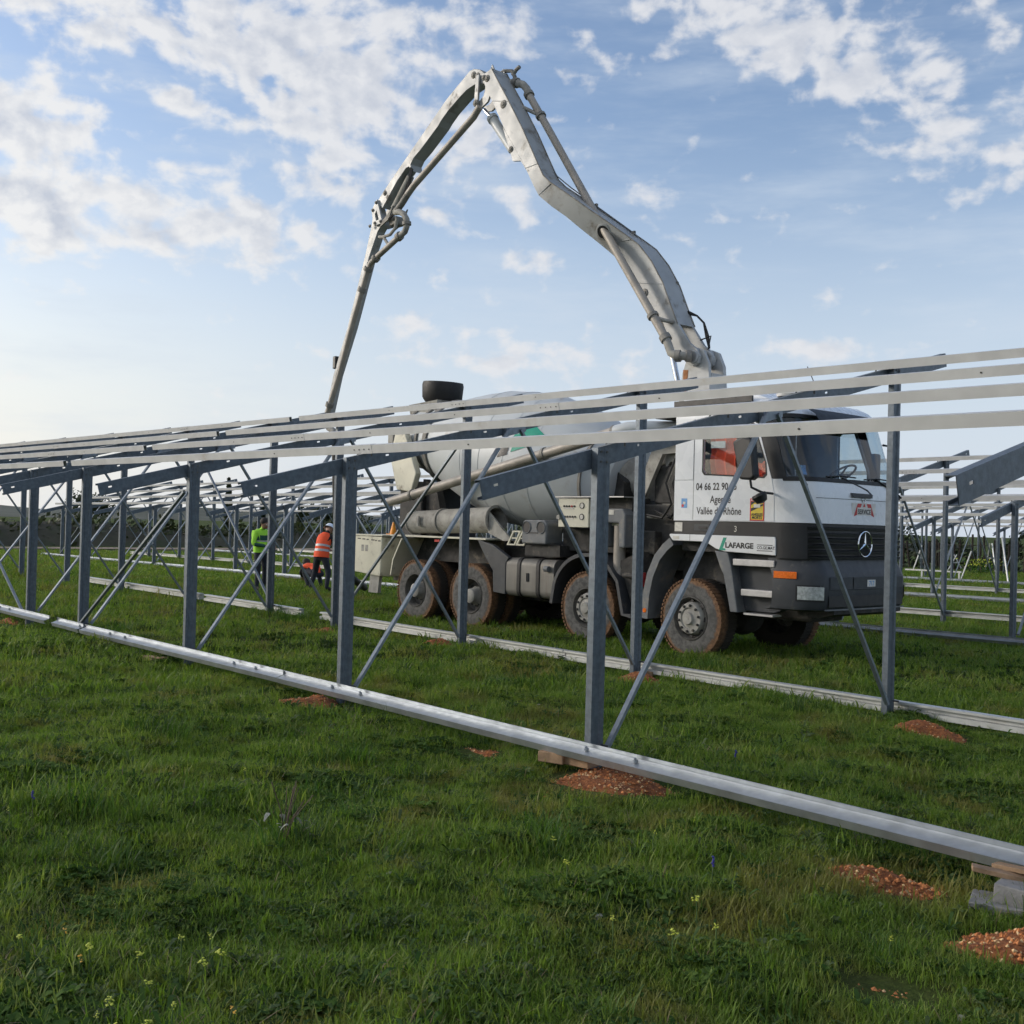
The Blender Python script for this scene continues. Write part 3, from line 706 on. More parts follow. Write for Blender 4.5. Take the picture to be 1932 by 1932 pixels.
gr = MB().loft([arc(z, .03, 0, 180, 30) for z in (1.34, 1.63, 1.80)], closed=False).build('grille', 'black_plastic', T)
for i in range(6):
    z = 1.36+i*.075
    MB().loft([arc(zz, q, 34, 146, 24) for zz, q in ((z, .03), (z, -.006), (z+.03, -.012), (z+.045, .03))], closed=False).build('slat', 'black_plastic', gr)
MB().loft([arc(z, .004, 0, 34, 10) for z in (1.36, 1.80)], closed=False).build('grille_side', 'black_plastic', gr)
# star badge
bx = -2.372
badge = MB().path([(bx, YC+.165*math.cos(a), 1.56+.165*math.sin(a)) for a in [2*math.pi*i/36 for i in range(37)]], .011, 8).build('badge', 'chrome', gr)
stb = MB()
for k in range(3):
    a = R(90+120*k); d = (math.cos(a), math.sin(a)); n = (-d[1], d[0])
    p = lambda s, w: (bx+.004+(0.012 if w == 0 and s < .1 else 0), YC+d[0]*s+n[0]*w, 1.56+d[1]*s+n[1]*w)
    stb.add([p(0, 0), p(.025, .022), p(.16, 0), p(.025, -.022), (bx-.006, YC, 1.56)], [(0, 3, 2), (0, 2, 1), (4, 1, 2), (4, 2, 3)])
stb.build('badge_star', 'chrome', gr, smooth=False)
bp = [(.70, .10, -2.42), (.72, .02, -2.36), (.78, -.0, -2.34), (1.00, -.006, -2.33), (1.14, -.004, -2.335), (1.22, .02, -2.36), (1.30, .05, -2.39), (1.36, .06, -2.40)]
bum = MB().loft([arc(z, i*.4, 0, 180, 36, x0=x, ax=.62) for z, i, x in bp], closed=False).build('bumper', 'dark_plastic', T)
MB().loft([arc(z, .0, 58, 122, 14, x0=-2.322) for z in (.76, .765, .90, .905)], closed=False).build('intake_shade_band', 'ink', bum)  # intake as a proud dark band, the recess shade painted in its colour
for a, b in ((60, 76), (77, 103), (104, 120)): MB().loft([arc(z, q, a, b, 8, x0=-2.322) for z, q in ((.975, .01), (.98, -.002), (1.135, -.002), (1.14, .01))], closed=False).build('bumper_panel', 'dark_plastic', bum)
MB().loft([arc(z, .0, 50, 130, 16, x0=-2.323) for z in (.715, .735)], closed=False).build('lower_lip', 'grey_plastic', bum)
for t0, t1 in ((22, 50), (130, 158)):
    lm = MB().loft([arc(z, i, t0, t1, 8, x0=-2.334, ax=.62) for z, i in ((.84, .004), (.85, -.012), (1.01, -.012), (1.02, .004))], closed=False).build('headlight', 'lamp_lens', bum)
    MB().loft([arc(z, -.004, t0-1.5, t1+1.5, 8, x0=-2.334, ax=.62) for z in (.825, 1.035)], closed=False).build('lamp_frame', 'black_plastic', lm)
for t0, t1 in ((1, 21), (159, 179)):
    MB().loft([arc(z, i, t0, t1, 6, x0=-2.334, ax=.62) for z, i in ((1.10, .004), (1.11, -.014), (1.185, -.014), (1.195, .004))], closed=False).build('indicator', 'amber', bum)
pl = MB().box(-2.292, -2.284, YC-.07, YC+.13, 1.01, 1.10).build('number_plate', 'sign_white', bum)
text_mesh('plate_digits', '717', .085, 'sign_blue', pl, (-2.2825, YC-.03, 1.025), 'x', bold=.002)
MB().prism([(-2.62, .60), (-2.36, .66), (-2.36, .72), (-2.9, .72), (-2.9, .62)], Y0+.5, Y1-.3).build('underrun_bar', 'chassis', bum)
# front handles, wipers, cowl line
MB().loft([arc(z, -.003, 46, 134, 20) for z in (2.135, 2.142)], closed=False).build('panel_line', 'ink', cab)
for a, b in ((80, 96), (112, 126)):
    MB().loft([arc(z, q, a, b, 6) for z, q in ((2.165, 0), (2.17, -.03), (2.215, -.03), (2.225, 0))], closed=False).build('front_handle', 'black_plastic', cab)
for (ya, yb, yp) in ((6.75, 7.45, 7.75), (7.65, 8.30, 8.50)):
    xz = lambda y, z: (xf(z)+.03, y, z)
    MB().path([xz(yp, 2.20), xz(yp-.1, 2.27), xz((ya+yb)/2, 2.42)], .014, 6).path([xz(ya, 2.415), xz((ya+yb)/2, 2.44), xz(yb, 2.43)], .010, 6).build('wiper', 'ink', ws)
# roadworks panel on the front: white and red chevrons, SERVICE
sp = MB().box(-2.405, -2.398, YC-.285, YC+.285, 1.86, 2.10).build('service_sign', 'sign_white', cab)
sx_ = -2.396
for pts in ([(-.28, 1.87), (-.18, 1.87), (-.06, 2.09), (-.16, 2.09)], [(.28, 1.87), (.18, 1.87), (.06, 2.09), (.16, 2.09)], [(-.13, 1.87), (-.04, 1.87), (-.01, 1.93), (-.10, 1.93)], [(.13, 1.87), (.04, 1.87), (.01, 1.93), (.10, 1.93)], [(-.03, 2.05), (.03, 2.05), (0, 2.10), (0, 2.10)]):
    MB().add([(sx_, YC+a, b) for a, b in pts], [(0, 1, 2, 3)]).build('chevron', 'sign_red', sp, smooth=False)
MB().box(-2.3955, -2.3945, YC-.17, YC+.17, 1.935, 2.04).build('sign_field', 'sign_white', sp)
text_mesh('sign_lettering', 'SERVICE', .088, 'ink', sp, (-2.3925, YC, 1.955), 'x', 'CENTER', .002)
MB().path([(-2.402, YC+.04*math.cos(a), 2.145+.04*math.sin(a)) for a in [2*math.pi*i/20 for i in range(21)]], .005, 6).build('small_emblem', 'chrome', cab)
# lettering on the door and the sill
yd = Y0-.0085
text_mesh('lettering', '04 66 22 90 95', .132, 'ink', door, (-4.215, yd, 2.235), bold=.0028, sx=.80, spacing=1.05)
text_mesh('lettering', 'Agence', .14, 'ink', door, (-3.80, yd, 2.06), 'y', 'CENTER', .0018, .82)
text_mesh('lettering', 'Vallée du Rhône', .14, 'ink', door, (-3.825, yd, 1.905), 'y', 'CENTER', .0018, .80)
an = MB().box(-3.31, -3.10, yd-.001, yd+.002, 1.835, 2.115).build('blind_spot_sticker', 'sign_yellow', door)
MB().plate([(-3.315, 1.83), (-3.095, 1.83), (-3.095, 2.12), (-3.315, 2.12)], [[(-3.30, 1.845), (-3.11, 1.845), (-3.11, 2.08), (-3.30, 2.08)]], yd-.003, yd-.001).build('sticker_border', 'sign_red', an, smooth=False)
text_mesh('sticker_lettering', 'ATTENTION', .034, 'sign_white', an, (-3.205, yd-.004, 2.087), 'y', 'CENTER', .001)
text_mesh('sticker_lettering', 'ANGLES', .048, 'ink', an, (-3.205, yd-.004, 1.895), 'y', 'CENTER', .0015)
text_mesh('sticker_lettering', 'MORTS', .048, 'ink', an, (-3.205, yd-.004, 1.855), 'y', 'CENTER', .0015)
for q in ([(-3.30, 1.95), (-3.11, 2.03), (-3.11, 2.05), (-3.30, 1.99)], [(-3.30, 2.08), (-3.30, 2.03), (-3.22, 2.08)]):
    MB().add([(a, yd-.0035, b) for a, b in q], [tuple(range(len(q)))]).build('sticker_stripe', 'ink', an, smooth=False)
MB().box(-3.255, -3.155, yd-.0045, yd-.0035, 2.0, 2.045).build('sticker_lorry', 'sign_white', an)
sb = MB().box(-4.47, -4.37, Y0-.003, Y0, 1.99, 2.12).build('small_sticker', 'sign_blue', cab)
MB().lathe([(0, .001), (0, .022)], (-4.445, Y0-.0035, 2.02), (0, 1, 0), 10).build('sticker_dot', 'sign_red', sb)
MB().box(-4.44, -4.40, Y0-.004, Y0-.003, 2.04, 2.075).build('sticker_figure', 'paper', sb)
ys = Y0-.0145
text_mesh('lettering', 'LAFARGE', .098, 'ink', sill, (-3.70, ys, 1.468), bold=.004, sx=1.12)
MB().add([(a, ys, b) for a, b in [(-3.80, 1.43), (-3.69, 1.43), (-3.695, 1.455), (-3.735, 1.46), (-3.675, 1.60), (-3.73, 1.60)]], [(0, 1, 2, 3, 4, 5)]).build('green_letter', 'teal', sill, smooth=False)
text_mesh('lettering', 'CO.GE.MAT.', .052, 'ink', sill, (-3.19, ys, 1.465), bold=.001)
for z in (1.44, 1.515): MB().box(-3.19, -2.95, ys-.001, ys+.001, z, z+.008).build('rule_line', 'ink', sill)
text_mesh('number', '3', .11, 'paper', band, (-3.58, Y0+.007, 1.68), bold=.0)
# fender, steps, mirror
def fender(path, y0, y1, wdt, mat, name='mudguard', rim=None):
    mb = MB(); rings = []
    for i, (x, z) in enumerate(path):
        a = Vector(path[min(i+1, len(path)-1)])-Vector(path[max(i-1, 0)]); a.normalize(); nx, nz = a.y, -a.x
        rings.append([(x, y0, z), (x, y1, z), (x+nx*wdt, y1, z+nz*wdt), (x+nx*wdt, y0, z+nz*wdt)])
    return mb.loft(rings, cap=True).build(name, mat, T, ang=50)
fender([(-5.15, .42), (-5.13, .75), (-5.06, 1.05), (-4.93, 1.32), (-4.78, 1.48), (-4.66, 1.57)], Y0-.01, Y0+.45, .12, 'grey_plastic')
MB().lathe([(0, .001), (0, .032), (.01, .035)], (-5.085, Y0-.018, .53), (0, 1, 0), 12).build('side_reflector', 'amber', T)
sp_ = MB().prism([(-3.86, 1.42), (-3.70, 1.40), (-2.92, 1.385), (-2.92, .68), (-3.02, .64), (-3.50, .64), (-3.66, 1.10), (-3.72, 1.24)], Y0+.16, Y0+.30).build('step_panel', 'dark_plastic', T, bevel=.01)
MB().prism([(-3.88, 1.42), (-3.66, 1.40), (-3.60, 1.22), (-3.48, .62), (-3.60, .62), (-3.72, 1.1), (-3.78, 1.2)], Y0-.005, Y0+.20).build('step_side', 'grey_plastic', T, bevel=.012)
for z, x0 in ((1.235, -3.58), (.845, -3.44)):
    MB().box(x0, -2.93, Y0+.0, Y0+.17, z, z+.09).build('step', 'step_metal', sp_, bevel=.01)
MB().box(-3.40, -2.95, Y0+.02, Y0+.22, .60, .625).build('bent_step', 'step_metal', T)
mir = MB().prism([(-3.36, 2.84), (-3.20, 2.90), (-3.06, 2.86), (-3.00, 2.38), (-3.06, 2.34), (-3.24, 2.35)], 5.93, 6.06).build('mirror', 'black_plastic', T, bevel=.03)
MB().path([(-3.05, 6.28, 3.02), (-3.10, 6.02, 3.04), (-3.12, 5.97, 2.9), (-3.10, 5.97, 2.4), (-3.09, 6.0, 2.25), (-3.0, 6.1, 2.19), (-2.96, 6.28, 2.18)], .016, 8).build('mirror_arm', 'black_plastic', T)
MB().lathe([(-.10, .001), (-.08, .07), (0, .10), (.03, .09), (.04, .001)], (-3.0, 6.05, 2.14), (-.4, -.3, 1), 16).build('kerb_mirror', 'black_plastic', T)
far_m = MB().box(-3.2, -3.05, 8.90, 9.06, 2.36, 2.86).build('mirror', 'black_plastic', T, bevel=.03)
MB().path([(-2.78, 8.62, 2.95), (-2.70, 8.78, 2.93), (-2.68, 8.80, 2.55), (-2.70, 8.72, 2.42)], .016, 8).build('grab_bar', 'cab_inside', T)

# ---- behind the cab
MB().box(-5.55, -4.75, Y0+.45, Y1-.35, 1.10, 2.05).build('engine_cover', 'chassis', T, bevel=.02)
MB().box(-5.45, -4.78, Y0+.55, Y1-.5, 2.052, 2.62).build('pump_block', 'chassis', T, bevel=.03)
for i in range(7):
    y = Y0+.25+i*.05; a = random.uniform(-.1, .1)
    MB().path([(-4.80+a*.3, y, 2.7), (-4.92+a, y-.05, 2.35), (-4.85+a, y, 2.05), (-5.05+a, y+.04, 1.85), (-5.35+a, y+.05, 1.9+a)], .018, 6).build('hydraulic_hose', 'cement_grey' if i % 2 else 'rubber_black', T)
MB().plate([(-5.78, 2.05), (-5.62, 2.02), (-5.22, 2.78), (-4.86, 2.80), (-4.86, 2.95), (-5.34, 2.98), (-5.42, 2.86)], [], Y0+.45, Y0+.53).build('pedestal_leg', 'cement_grey', T, smooth=False)
MB().plate([(-5.30, 2.0), (-4.78, 2.0), (-4.78, 2.95), (-5.22, 2.95)], [[(-5.14+.09*math.cos(a), 2.48+.2*math.sin(a)) for a in [2*math.pi*i/14 for i in range(14)]]], Y0+.56, Y0+.62).build('pedestal_plate', 'cement_grey', T, smooth=False)
MB().box(-5.60, -4.80, Y0+.64, Y1-.6, 2.64, 2.95).build('pedestal', 'cement_grey', T, bevel=.02)
MB().lathe([(0, .42), (.15, .42), (.15, .34), (.55, .32)], (-5.15, YC, 2.952), (0, 0, 1), 28).build('slewing_ring', 'cement_grey', T)
ig = [(-6.02, 1.40), (-5.90, 1.40), (-5.88, 1.76), (-5.66, 1.76), (-5.64, 1.40), (-5.53, 1.40), (-5.53, 1.88), (-5.58, 1.97), (-5.95, 1.97), (-6.02, 1.88)]
MB().prism(ig, Y0+.02, Y0+.30).build('air_intake', 'grey_plastic', T, bevel=.02)
MB().box(-5.90, -5.75, Y0-.0+.012, Y0+.02, 1.88, 1.95).build('intake_label', 'paper', T)
MB().tube((-5.76, Y0+.17, .95), (-5.76, Y0+.17, 1.72), .09, n=14).build('filter_can', 'boom_pipe', T)
MB().box(-7.02, -5.55, Y0+.0, Y0+.5, 2.135, 2.152).build('deck_edge', 'step_metal', T)
cp = MB().box(-6.93, -6.28, Y0+.03, Y0+.42, 1.68, 2.12).build('control_panel', 'cream', T, bevel=.008)
for i in range(5):
    for z, x in ((2.0, -6.80), (1.84, -6.78)):
        MB().lathe([(0, .001), (0, .014), (.02, .016)], (x+i*.055, Y0+.012, z), (0, 1, 0), 10).build('button', 'sign_red' if (i == 3 and z > 1.9) else 'ink', cp)
for z in (2.01, 1.84):
    MB().lathe([(0, .036), (-.004, .046), (.02, .05)], (-6.42, Y0+.022, z), (0, 1, 0), 18).build('gauge', 'ink', cp)
    MB().lathe([(0, .001), (0, .036)], (-6.42, Y0+.021, z), (0, 1, 0), 18).build('gauge_face', 'paper', cp)
for z in (1.955, 1.795): MB().box(-6.82, -6.60, Y0+.026, Y0+.03, z, z+.025).build('panel_label', 'paper', cp)
MB().box(-6.94, -6.88, Y0-.0, Y0+.03, 1.80, 1.86).build('panel_latch', 'cement_grey', cp)
MB().box(-6.26, -5.56, Y0+.12, Y0+.5, 1.72, 1.90).build('tool_box', 'cream', T, bevel=.008)
MB().box(-6.26, -5.56, Y0+.2, Y0+.6, 1.905, 2.13).build('tool_box', 'chassis', T)
MB().box(-7.1, -5.2, Y0+.3, Y0+.9, 1.305, 1.66).build('hydraulic_tank', 'chassis', T, bevel=.02)
lb = MB().prism([(-7.72, 1.40), (-7.16, 1.40), (-7.14, 1.72), (-7.20, 1.78), (-7.66, 1.78), (-7.72, 1.72)], Y0-.01, Y0+.35).build('stabiliser_head', 'grey_plastic', T, bevel=.025)
for x in (-7.60, -7.27):
    MB().lathe([(-.006, .085), (-.014, .095), (.0, .104)], (x, Y0-.012, 1.66), (0, 1, 0), 18).build('round_hole', 'grey_plastic', lb)
    MB().lathe([(0, .001), (0, .085)], (x, Y0-.014, 1.66), (0, 1, 0), 18).build('round_hole', 'ink', lb)
MB().box(-7.53, -7.34, Y0-.018, Y0-.01, 1.565, 1.585).build('grip', 'ink', lb)
MB().box(-7.75, -6.95, Y0+.1, Y0+.7, 1.21, 1.385).build('outrigger_beam', 'chassis', T)
for dx in (0, .22):
    fr_ = [(-8.18+dx, 1.36), (-7.98+dx, 1.36), (-7.84+dx, 1.60), (-8.03+dx, 1.60)]
    ins = [(-8.13+dx, 1.385), (-8.0+dx, 1.385), (-7.89+dx, 1.575), (-8.01+dx, 1.575)]
    MB().plate(fr_, [ins], Y0+.08, Y0+.11).box(-8.08+dx, -7.94+dx, Y0+.085, Y0+.105, 1.468, 1.488).build('ladder_frame', 'cream', T, smooth=False)
# fuel tank, second-axle mudguard, rear mudguards
def rbox(x0, x1, y0, y1, z0, z1, r, n=5):
    pr = []
    for cy, cz, a0 in ((y1-r, z1-r, 0), (y0+r, z1-r, 90), (y0+r, z0+r, 180), (y1-r, z0+r, 270)):
        pr += [(cy+r*math.cos(R(a0+90*i/n)), cz+r*math.sin(R(a0+90*i/n))) for i in range(n+1)]
    return MB().prism(pr, x0, x1, 'x')
ft = rbox(-8.10, -6.99, Y0+.02, Y0+.66, .54, 1.16, .12).build('fuel_tank', 'tank_metal', T)
for x in (-7.83, -7.38):
    rbox(x, x+.07, Y0+.005, Y0+.675, .525, 1.175, .13).build('tank_strap', 'rubber_black', ft)
MB().path([(-7.60, Y0+.012, .80), (-7.60, Y0+.012, .93), (-7.56, Y0+.012, .93), (-7.56, Y0+.012, .80), (-7.60, Y0+.012, .80)], .008, 6).build('tank_badge', 'ink', ft)
MB().tube((-7.15, Y0-.02, 1.02), (-7.06, Y0-.02, 1.02), .045, n=12).build('tank_cap', 'grey_plastic', ft)
def arcpts(cx, cz, rx, rz, a0, a1, n=14): return [(cx+rx*math.cos(R(a0+(a1-a0)*i/n)), cz+rz*math.sin(R(a0+(a1-a0)*i/n))) for i in range(n+1)]
fender([(-7.05, .50)]+arcpts(AX[1], .62, .74, .68, 165, 55)+[(-5.62, .92), (-5.50, .45), (-5.36, .45)], Y0-.0, Y0+.42, .055, 'dark_plastic')
MB().prism([(-5.72, 1.2), (-5.30, 1.35), (-5.18, .42), (-5.40, .46), (-5.52, .75)], Y0+.12, Y0+.4).build('splash_panel', 'chassis', T)
MB().tube((-5.55, Y0+.05, 1.0), (-5.2, Y0+.05, 1.0), .04, n=10).build('air_line', 'chassis', T)
MB().box(-5.27, -5.17, Y0+.0, Y0+.1, .86, 1.06).build('tail_reflector', 'red_lens', T)
for i, (x0, x1) in enumerate(((-11.35, -8.62),)):
    MB().box(x0, x1, Y0+.01, Y0+.55, 1.425, 1.455).build('rear_mudguard', 'cream', T, bevel=.006)
    MB().box(x0+.1, x1-.1, Y0+.5, Y1-.5, 1.0, 1.42).build('wheel_housing', 'chassis', T)
MB().box(-9.99, -9.85, Y0-.004, Y0+.01, 1.36, 1.40).build('side_marker', 'red_lens', T)
fender([(-11.30, .72), (-11.24, 1.0), (-11.08, 1.25), (-10.98, 1.40)], Y0, Y0+.5, .03, 'cream')
MB().prism([(-8.86, 1.44), (-8.45, 1.35), (-8.05, 1.16), (-8.12, 1.06), (-8.12, .56), (-8.42, .58), (-8.44, .93), (-8.62, 1.12)], Y0+.02, Y0+.10).build('mud_flap', 'dark_plastic', T, bevel=.01)
# rear: water box, ladder box
rt = MB().prism([(-12.48, .72), (-11.62, .66), (-11.58, 1.40), (-12.46, 1.42)], Y0+.0, Y0+.75).build('rear_box', 'cream', T, bevel=.02)
MB().box(-12.52, -11.55, Y0-.02, Y0+.78, 1.415, 1.44).build('box_lid', 'cream', rt)
for x in (-12.25, -12.12): MB().box(x, x+.09, Y0-.003, Y0+.0, 1.12, 1.24).build('stencil', 'cement_grey', rt)
for k, x in enumerate((-12.38, -12.22, -12.08, -11.93, -11.8, -11.7)): MB().box(x, x+random.uniform(.05, .11), Y0-.003, Y0+.0, 1.345-.006*k, 1.365-.006*k).build('handwriting', 'ink', rt)
MB().prism([(-12.05, .35), (-11.75, .35), (-11.7, .70), (-12.0, .72)], Y0+.05, Y0+.12).build('box_leg', 'cement_grey', T)
MB().box(-11.75, -11.05, Y0+.5, Y1-.6, 1.30, 2.35).build('rear_frame', 'rubber_black', T, bevel=.03)
MB().box(-11.72, -11.35, Y0+.5, Y0+1.0, 2.352, 2.46).build('frame_cap', 'cement_grey', T)
MB().box(-12.3, -11.6, Y0+.8, Y1-.3, .55, 1.38).build('rear_bumper_beam', 'chassis', T)
# chute, delivery pipe along the side
ch = MB().lathe([(0, .20), (.0, .225), (.03, .225), (.03, .205), (.85, .21), (.86, .235), (.9, .235), (.9, .21), (1.0, .215), (2.25, .22), (2.26, .25), (2.30, .25), (2.30, .20), (2.0, .18)], (-11.02, Y0+.32, 1.69), (1, 0, .035), 24).build('discharge_chute', 'cement_grey', T)
MB().box(-10.62, -10.56, Y0+.06, Y0+.1, 1.62, 1.80).build('chute_clip', 'cement_grey', ch)
MB().plate([(-8.75, 1.90), (-8.15, 1.44), (-8.35, 1.42), (-8.75, 1.55)], [], Y0+.16, Y0+.2).build('chute_flap', 'cement_grey', ch, smooth=False)
pd = Vector((-5.71, Y0+.05, 3.12))-Vector((-11.46, Y0+.05, 2.05))
pp = MB().tube((-11.46, Y0+.05, 2.05), (-5.80, Y0+.05, 3.10), .083, .083, 16).build('delivery_pipe', 'boom_pipe', T)
for f in (.12, .72, .98):
    q = Vector((-11.46, Y0+.05, 2.05))+pd*f; MB().tube(q, q+pd.normalized()*.05, .10, n=14).build('pipe_clamp', 'drum_ring', pp)
MB().path([(-5.80, Y0+.05, 3.10), (-5.55, Y0+.06, 3.14), (-5.3, Y0+.2, 3.15), (-5.1, Y0+.5, 3.16), (-5.05, Y0+.9, 3.2)], .10, 14).build('pipe_elbow', 'drum', T)
MB().path([(-5.3, Y0+.35, 2.98), (-4.95, Y0+.3, 3.05), (-4.75, Y0+.3, 3.02)], .05, 10).build('return_pipe', 'cement_grey', T)
MB().box(-5.15, -4.70, Y0+.2, Y0+.6, 3.27, 3.36).build('rear_rack', 'chassis', T)

# ---- drum
DO = Vector((-6.45, YC, 2.42)); DE = Vector((-11.95, YC, 3.38)); DA = (DE-DO).normalized()
DP = [(0, .30), (.02, .56), (.12, .66), (.45, .82), (.9, .98), (1.35, 1.09), (1.9, 1.165), (2.5, 1.175), (3.0, 1.14), (3.5, 1.05), (4.1, .90), (4.7, .72), (5.1, .62), (5.45, .60)]
drum = MB().lathe(DP, DO, DA, 48).build('drum', 'drum', T)
for s0, r_, w_ in ((4.50, .82, .10), (4.95, .70, .05), (.40, .83, .05), (5.40, .63, .06)):
    MB().lathe([(s0, r_-.14), (s0, r_), (s0+w_, r_), (s0+w_, r_-.14)], DO, DA, 48).build('drum_ring', 'drum_ring', drum)
for s0 in (1.35, 1.9, 2.5, 3.05):
    rad = np.interp(s0, [p[0] for p in DP], [p[1] for p in DP])+.002
    MB().lathe([(s0, rad-.004), (s0+.004, rad+.004), (s0+.014, rad+.004), (s0+.018, rad-.004)], DO, DA, 48).build('weld_seam', 'drum', drum)
def on_drum(x, z, up=.006):              # the point of the drum's near side at (x, z)
    y = YC
    for _ in range(60):
        s = (Vector((x, y, z))-DO).dot(DA); rad = np.interp(s, [p[0] for p in DP], [p[1] for p in DP])+up
        ax_p = DO+DA*s; h = ((Vector((x, 0, z))-Vector((ax_p.x, 0, ax_p.z))).length)
        y2 = YC-math.sqrt(max(0, rad*rad-h*h)); 
        if abs(y2-y) < 1e-5: break
        y = y2
    return (x, y, z)
def drum_patch(poly, mat, name):
    mb = MB(); n = 8
    # poly is a quad strip: two edges subdivided
    a, b, c, d = [Vector(p) for p in poly]
    vs = []; 
    for i in range(n+1):
        for j in range(n+1):
            p = (a*(1-i/n)+b*(i/n))*(1-j/n)+(d*(1-i/n)+c*(i/n))*(j/n); vs.append(on_drum(p.x, p.y))
    mb.add(vs, [(i*(n+1)+j, (i+1)*(n+1)+j, (i+1)*(n+1)+j+1, i*(n+1)+j+1) for i in range(n) for j in range(n)])
    return mb.build(name, mat, drum)
drum_patch([(-8.15, 2.88), (-7.75, 2.98), (-7.78, 3.30), (-8.02, 3.32)], 'teal', 'drum_logo')
drum_patch([(-7.75, 2.98), (-7.55, 3.12), (-7.55, 3.14), (-7.78, 3.30)], 'teal', 'drum_logo')
drum_patch([(-8.25, 3.02), (-8.02, 3.06), (-8.02, 3.18), (-8.12, 3.18)], 'teal', 'drum_logo')
drum_patch([(-8.45, 2.80), (-8.22, 2.84), (-8.19, 3.0), (-8.34, 2.98)], 'ink', 'drum_logo')
# drum support at the rear, rollers, gearbox at the front
MB().prism([(-11.75, 2.3), (-11.30, 2.25), (-11.15, 2.6), (-11.55, 3.4), (-11.85, 3.35), (-12.0, 2.95)], Y0+.42, Y0+.55).build('drum_support', 'cream', T, bevel=.02)
MB().prism([(-11.75, 2.3), (-11.30, 2.25), (-11.15, 2.6), (-11.55, 3.4), (-11.85, 3.35), (-12.0, 2.95)], Y1-.55, Y1-.42).build('drum_support', 'cream', T, bevel=.02)
MB().prism([(-11.3, 1.30), (-10.4, 1.30), (-10.75, 2.3), (-11.15, 2.5)], Y0+.6, Y0+.75).build('drum_pedestal', 'chassis', T)
MB().prism([(-7.05, 1.3), (-6.3, 1.3), (-6.3, 2.4), (-6.6, 2.75), (-6.9, 2.3)], YC-.4, YC+.4).build('gearbox_pedestal', 'chassis', T)
MB().lathe([(-.45, .001), (-.45, .22), (-.1, .26), (0, .40)], DO, DA, 24).build('gearbox', 'cement_grey', T)
MB().box(-6.98, -6.86, Y0+.75, Y0+.9, 2.2, 3.0).build('stay', 'cream', T)
# hopper at the drum mouth
hp = MB().lathe([(0, .30), (.02, .33), (.10, .385), (.34, .40), (.40, .385), (.40, .36), (.02, .28)], (-11.45, YC, 3.99), (.06, 0, 1), 28).build('hopper_rim', 'rubber_black', T)
MB().loft([[(-11.95, YC-.42, 3.95), (-11.05, YC-.42, 4.0), (-11.05, YC+.42, 4.0), (-11.95, YC+.42, 3.95)], [(-11.95, YC-.3, 3.45), (-11.4, YC-.3, 3.45), (-11.4, YC+.3, 3.45), (-11.95, YC+.3, 3.45)]], cap=True).build('hopper', 'cement_grey', T)
MB().box(-12.35, -12.2, YC-.6, YC-.45, 3.0, 3.5).build('hopper_bracket', 'cement_grey', T)
MB().lathe([(0, .001), (0, .36), (.05, .38), (.09, .36), (.09, .001)], (-10.35, YC+.2, 3.80), (.15, 0, 1), 24).build('spare_funnel', 'rubber_black', T)

# ---- boom: first arm is cranked sideways, so its upper half runs nearer the camera than its foot
A1 = [(-5.478, 4.801, -5.774, 4.855, 7.33), (-5.635, 5.124, -6.10, 5.20, 7.33), (-5.794, 5.469, -6.278, 5.52, 7.33), (-6.023, 5.829, -6.5, 5.787, 7.32), (-6.253, 6.112, -6.82, 6.06, 7.28), (-6.393, 6.238, -7.0, 6.225, 7.21), (-6.742, 6.527, -7.351, 6.54, 7.05), (-7.007, 6.739, -7.542, 6.735, 6.92), (-7.308, 6.982, -7.777, 6.922, 6.82), (-7.731, 7.286, -8.001, 7.129, 6.73), (-7.876, 7.429, -8.11, 7.313, 6.705), (-8.025, 7.677, -8.307, 7.634, 6.7), (-8.405, 8.324, -8.808, 8.326, 6.7), (-8.795, 8.917, -9.214, 9.004, 6.7), (-9.115, 9.379, -9.463, 9.402, 6.7), (-9.258, 9.597, -9.508, 9.542, 6.7)]
N0, N1 = 7.33, 7.73
U0, U1 = 6.70, 7.04                      # the upper half
rings1 = []
for i, (ux, uz, lx, lz, y) in enumerate(A1):
    w = .40-.06*min(1, max(0, (i-4)/6)); rings1.append([(ux, y, uz), (lx, y, lz), (lx, y+w, lz), (ux, y+w, uz)])
arm1 = MB().loft(rings1[::-1], cap=True).build('boom_arm', 'boom_paint', T, ang=28)
for k, dy in ((0, -.012), (3, .012)):    # flange edges proud of the box, darkened to paint their shadow line
    MB().path([(r_[k][0], r_[k][1]+dy*.6, r_[k][2]+.006) for r_ in rings1], .010, 6).build('flange_shadow_edge', 'drum_ring', arm1)
for i in (2, 5, 9, 11, 13):             # weld seams across the side plate
    MB().path([(A1[i][0], A1[i][4]-.001, A1[i][1]-.02), (A1[i][2], A1[i][4]-.001, A1[i][3]+.01)], .006, 6).build('weld_seam', 'boom_paint', arm1)
fork = [(-5.25, 4.49), (-5.50, 4.83), (-5.655, 5.15), (-6.0, 5.13), (-5.85, 4.97), (-5.78, 4.86), (-5.68, 4.66), (-5.55, 4.43), (-5.35, 4.24), (-5.26, 4.16), (-5.17, 4.13), (-5.07, 4.17), (-5.04, 4.27), (-5.10, 4.38)]
for a, b in ((N0-.003, N0+.055), (N1-.055, N1+.003)): MB().prism(fork, a, b).build('fork_plate', 'boom_paint', arm1, bevel=.006)
MB().lathe([(N0-.035, .001), (N0-.035, .085), (N0-.004, .10)], (-5.16, 0, 4.27), (0, 1, 0), 20).build('pin_boss', 'boom_paint', arm1)
MB().lathe([(N1-.057, .125), (N1-.12, .125), (N1-.13, .115), (N1-.13, .085), (N1-.05, .08), (N1-.05, .001)], (-5.16, 0, 4.27), (0, 1, 0), 22).build('pin_boss', 'boom_paint', arm1)
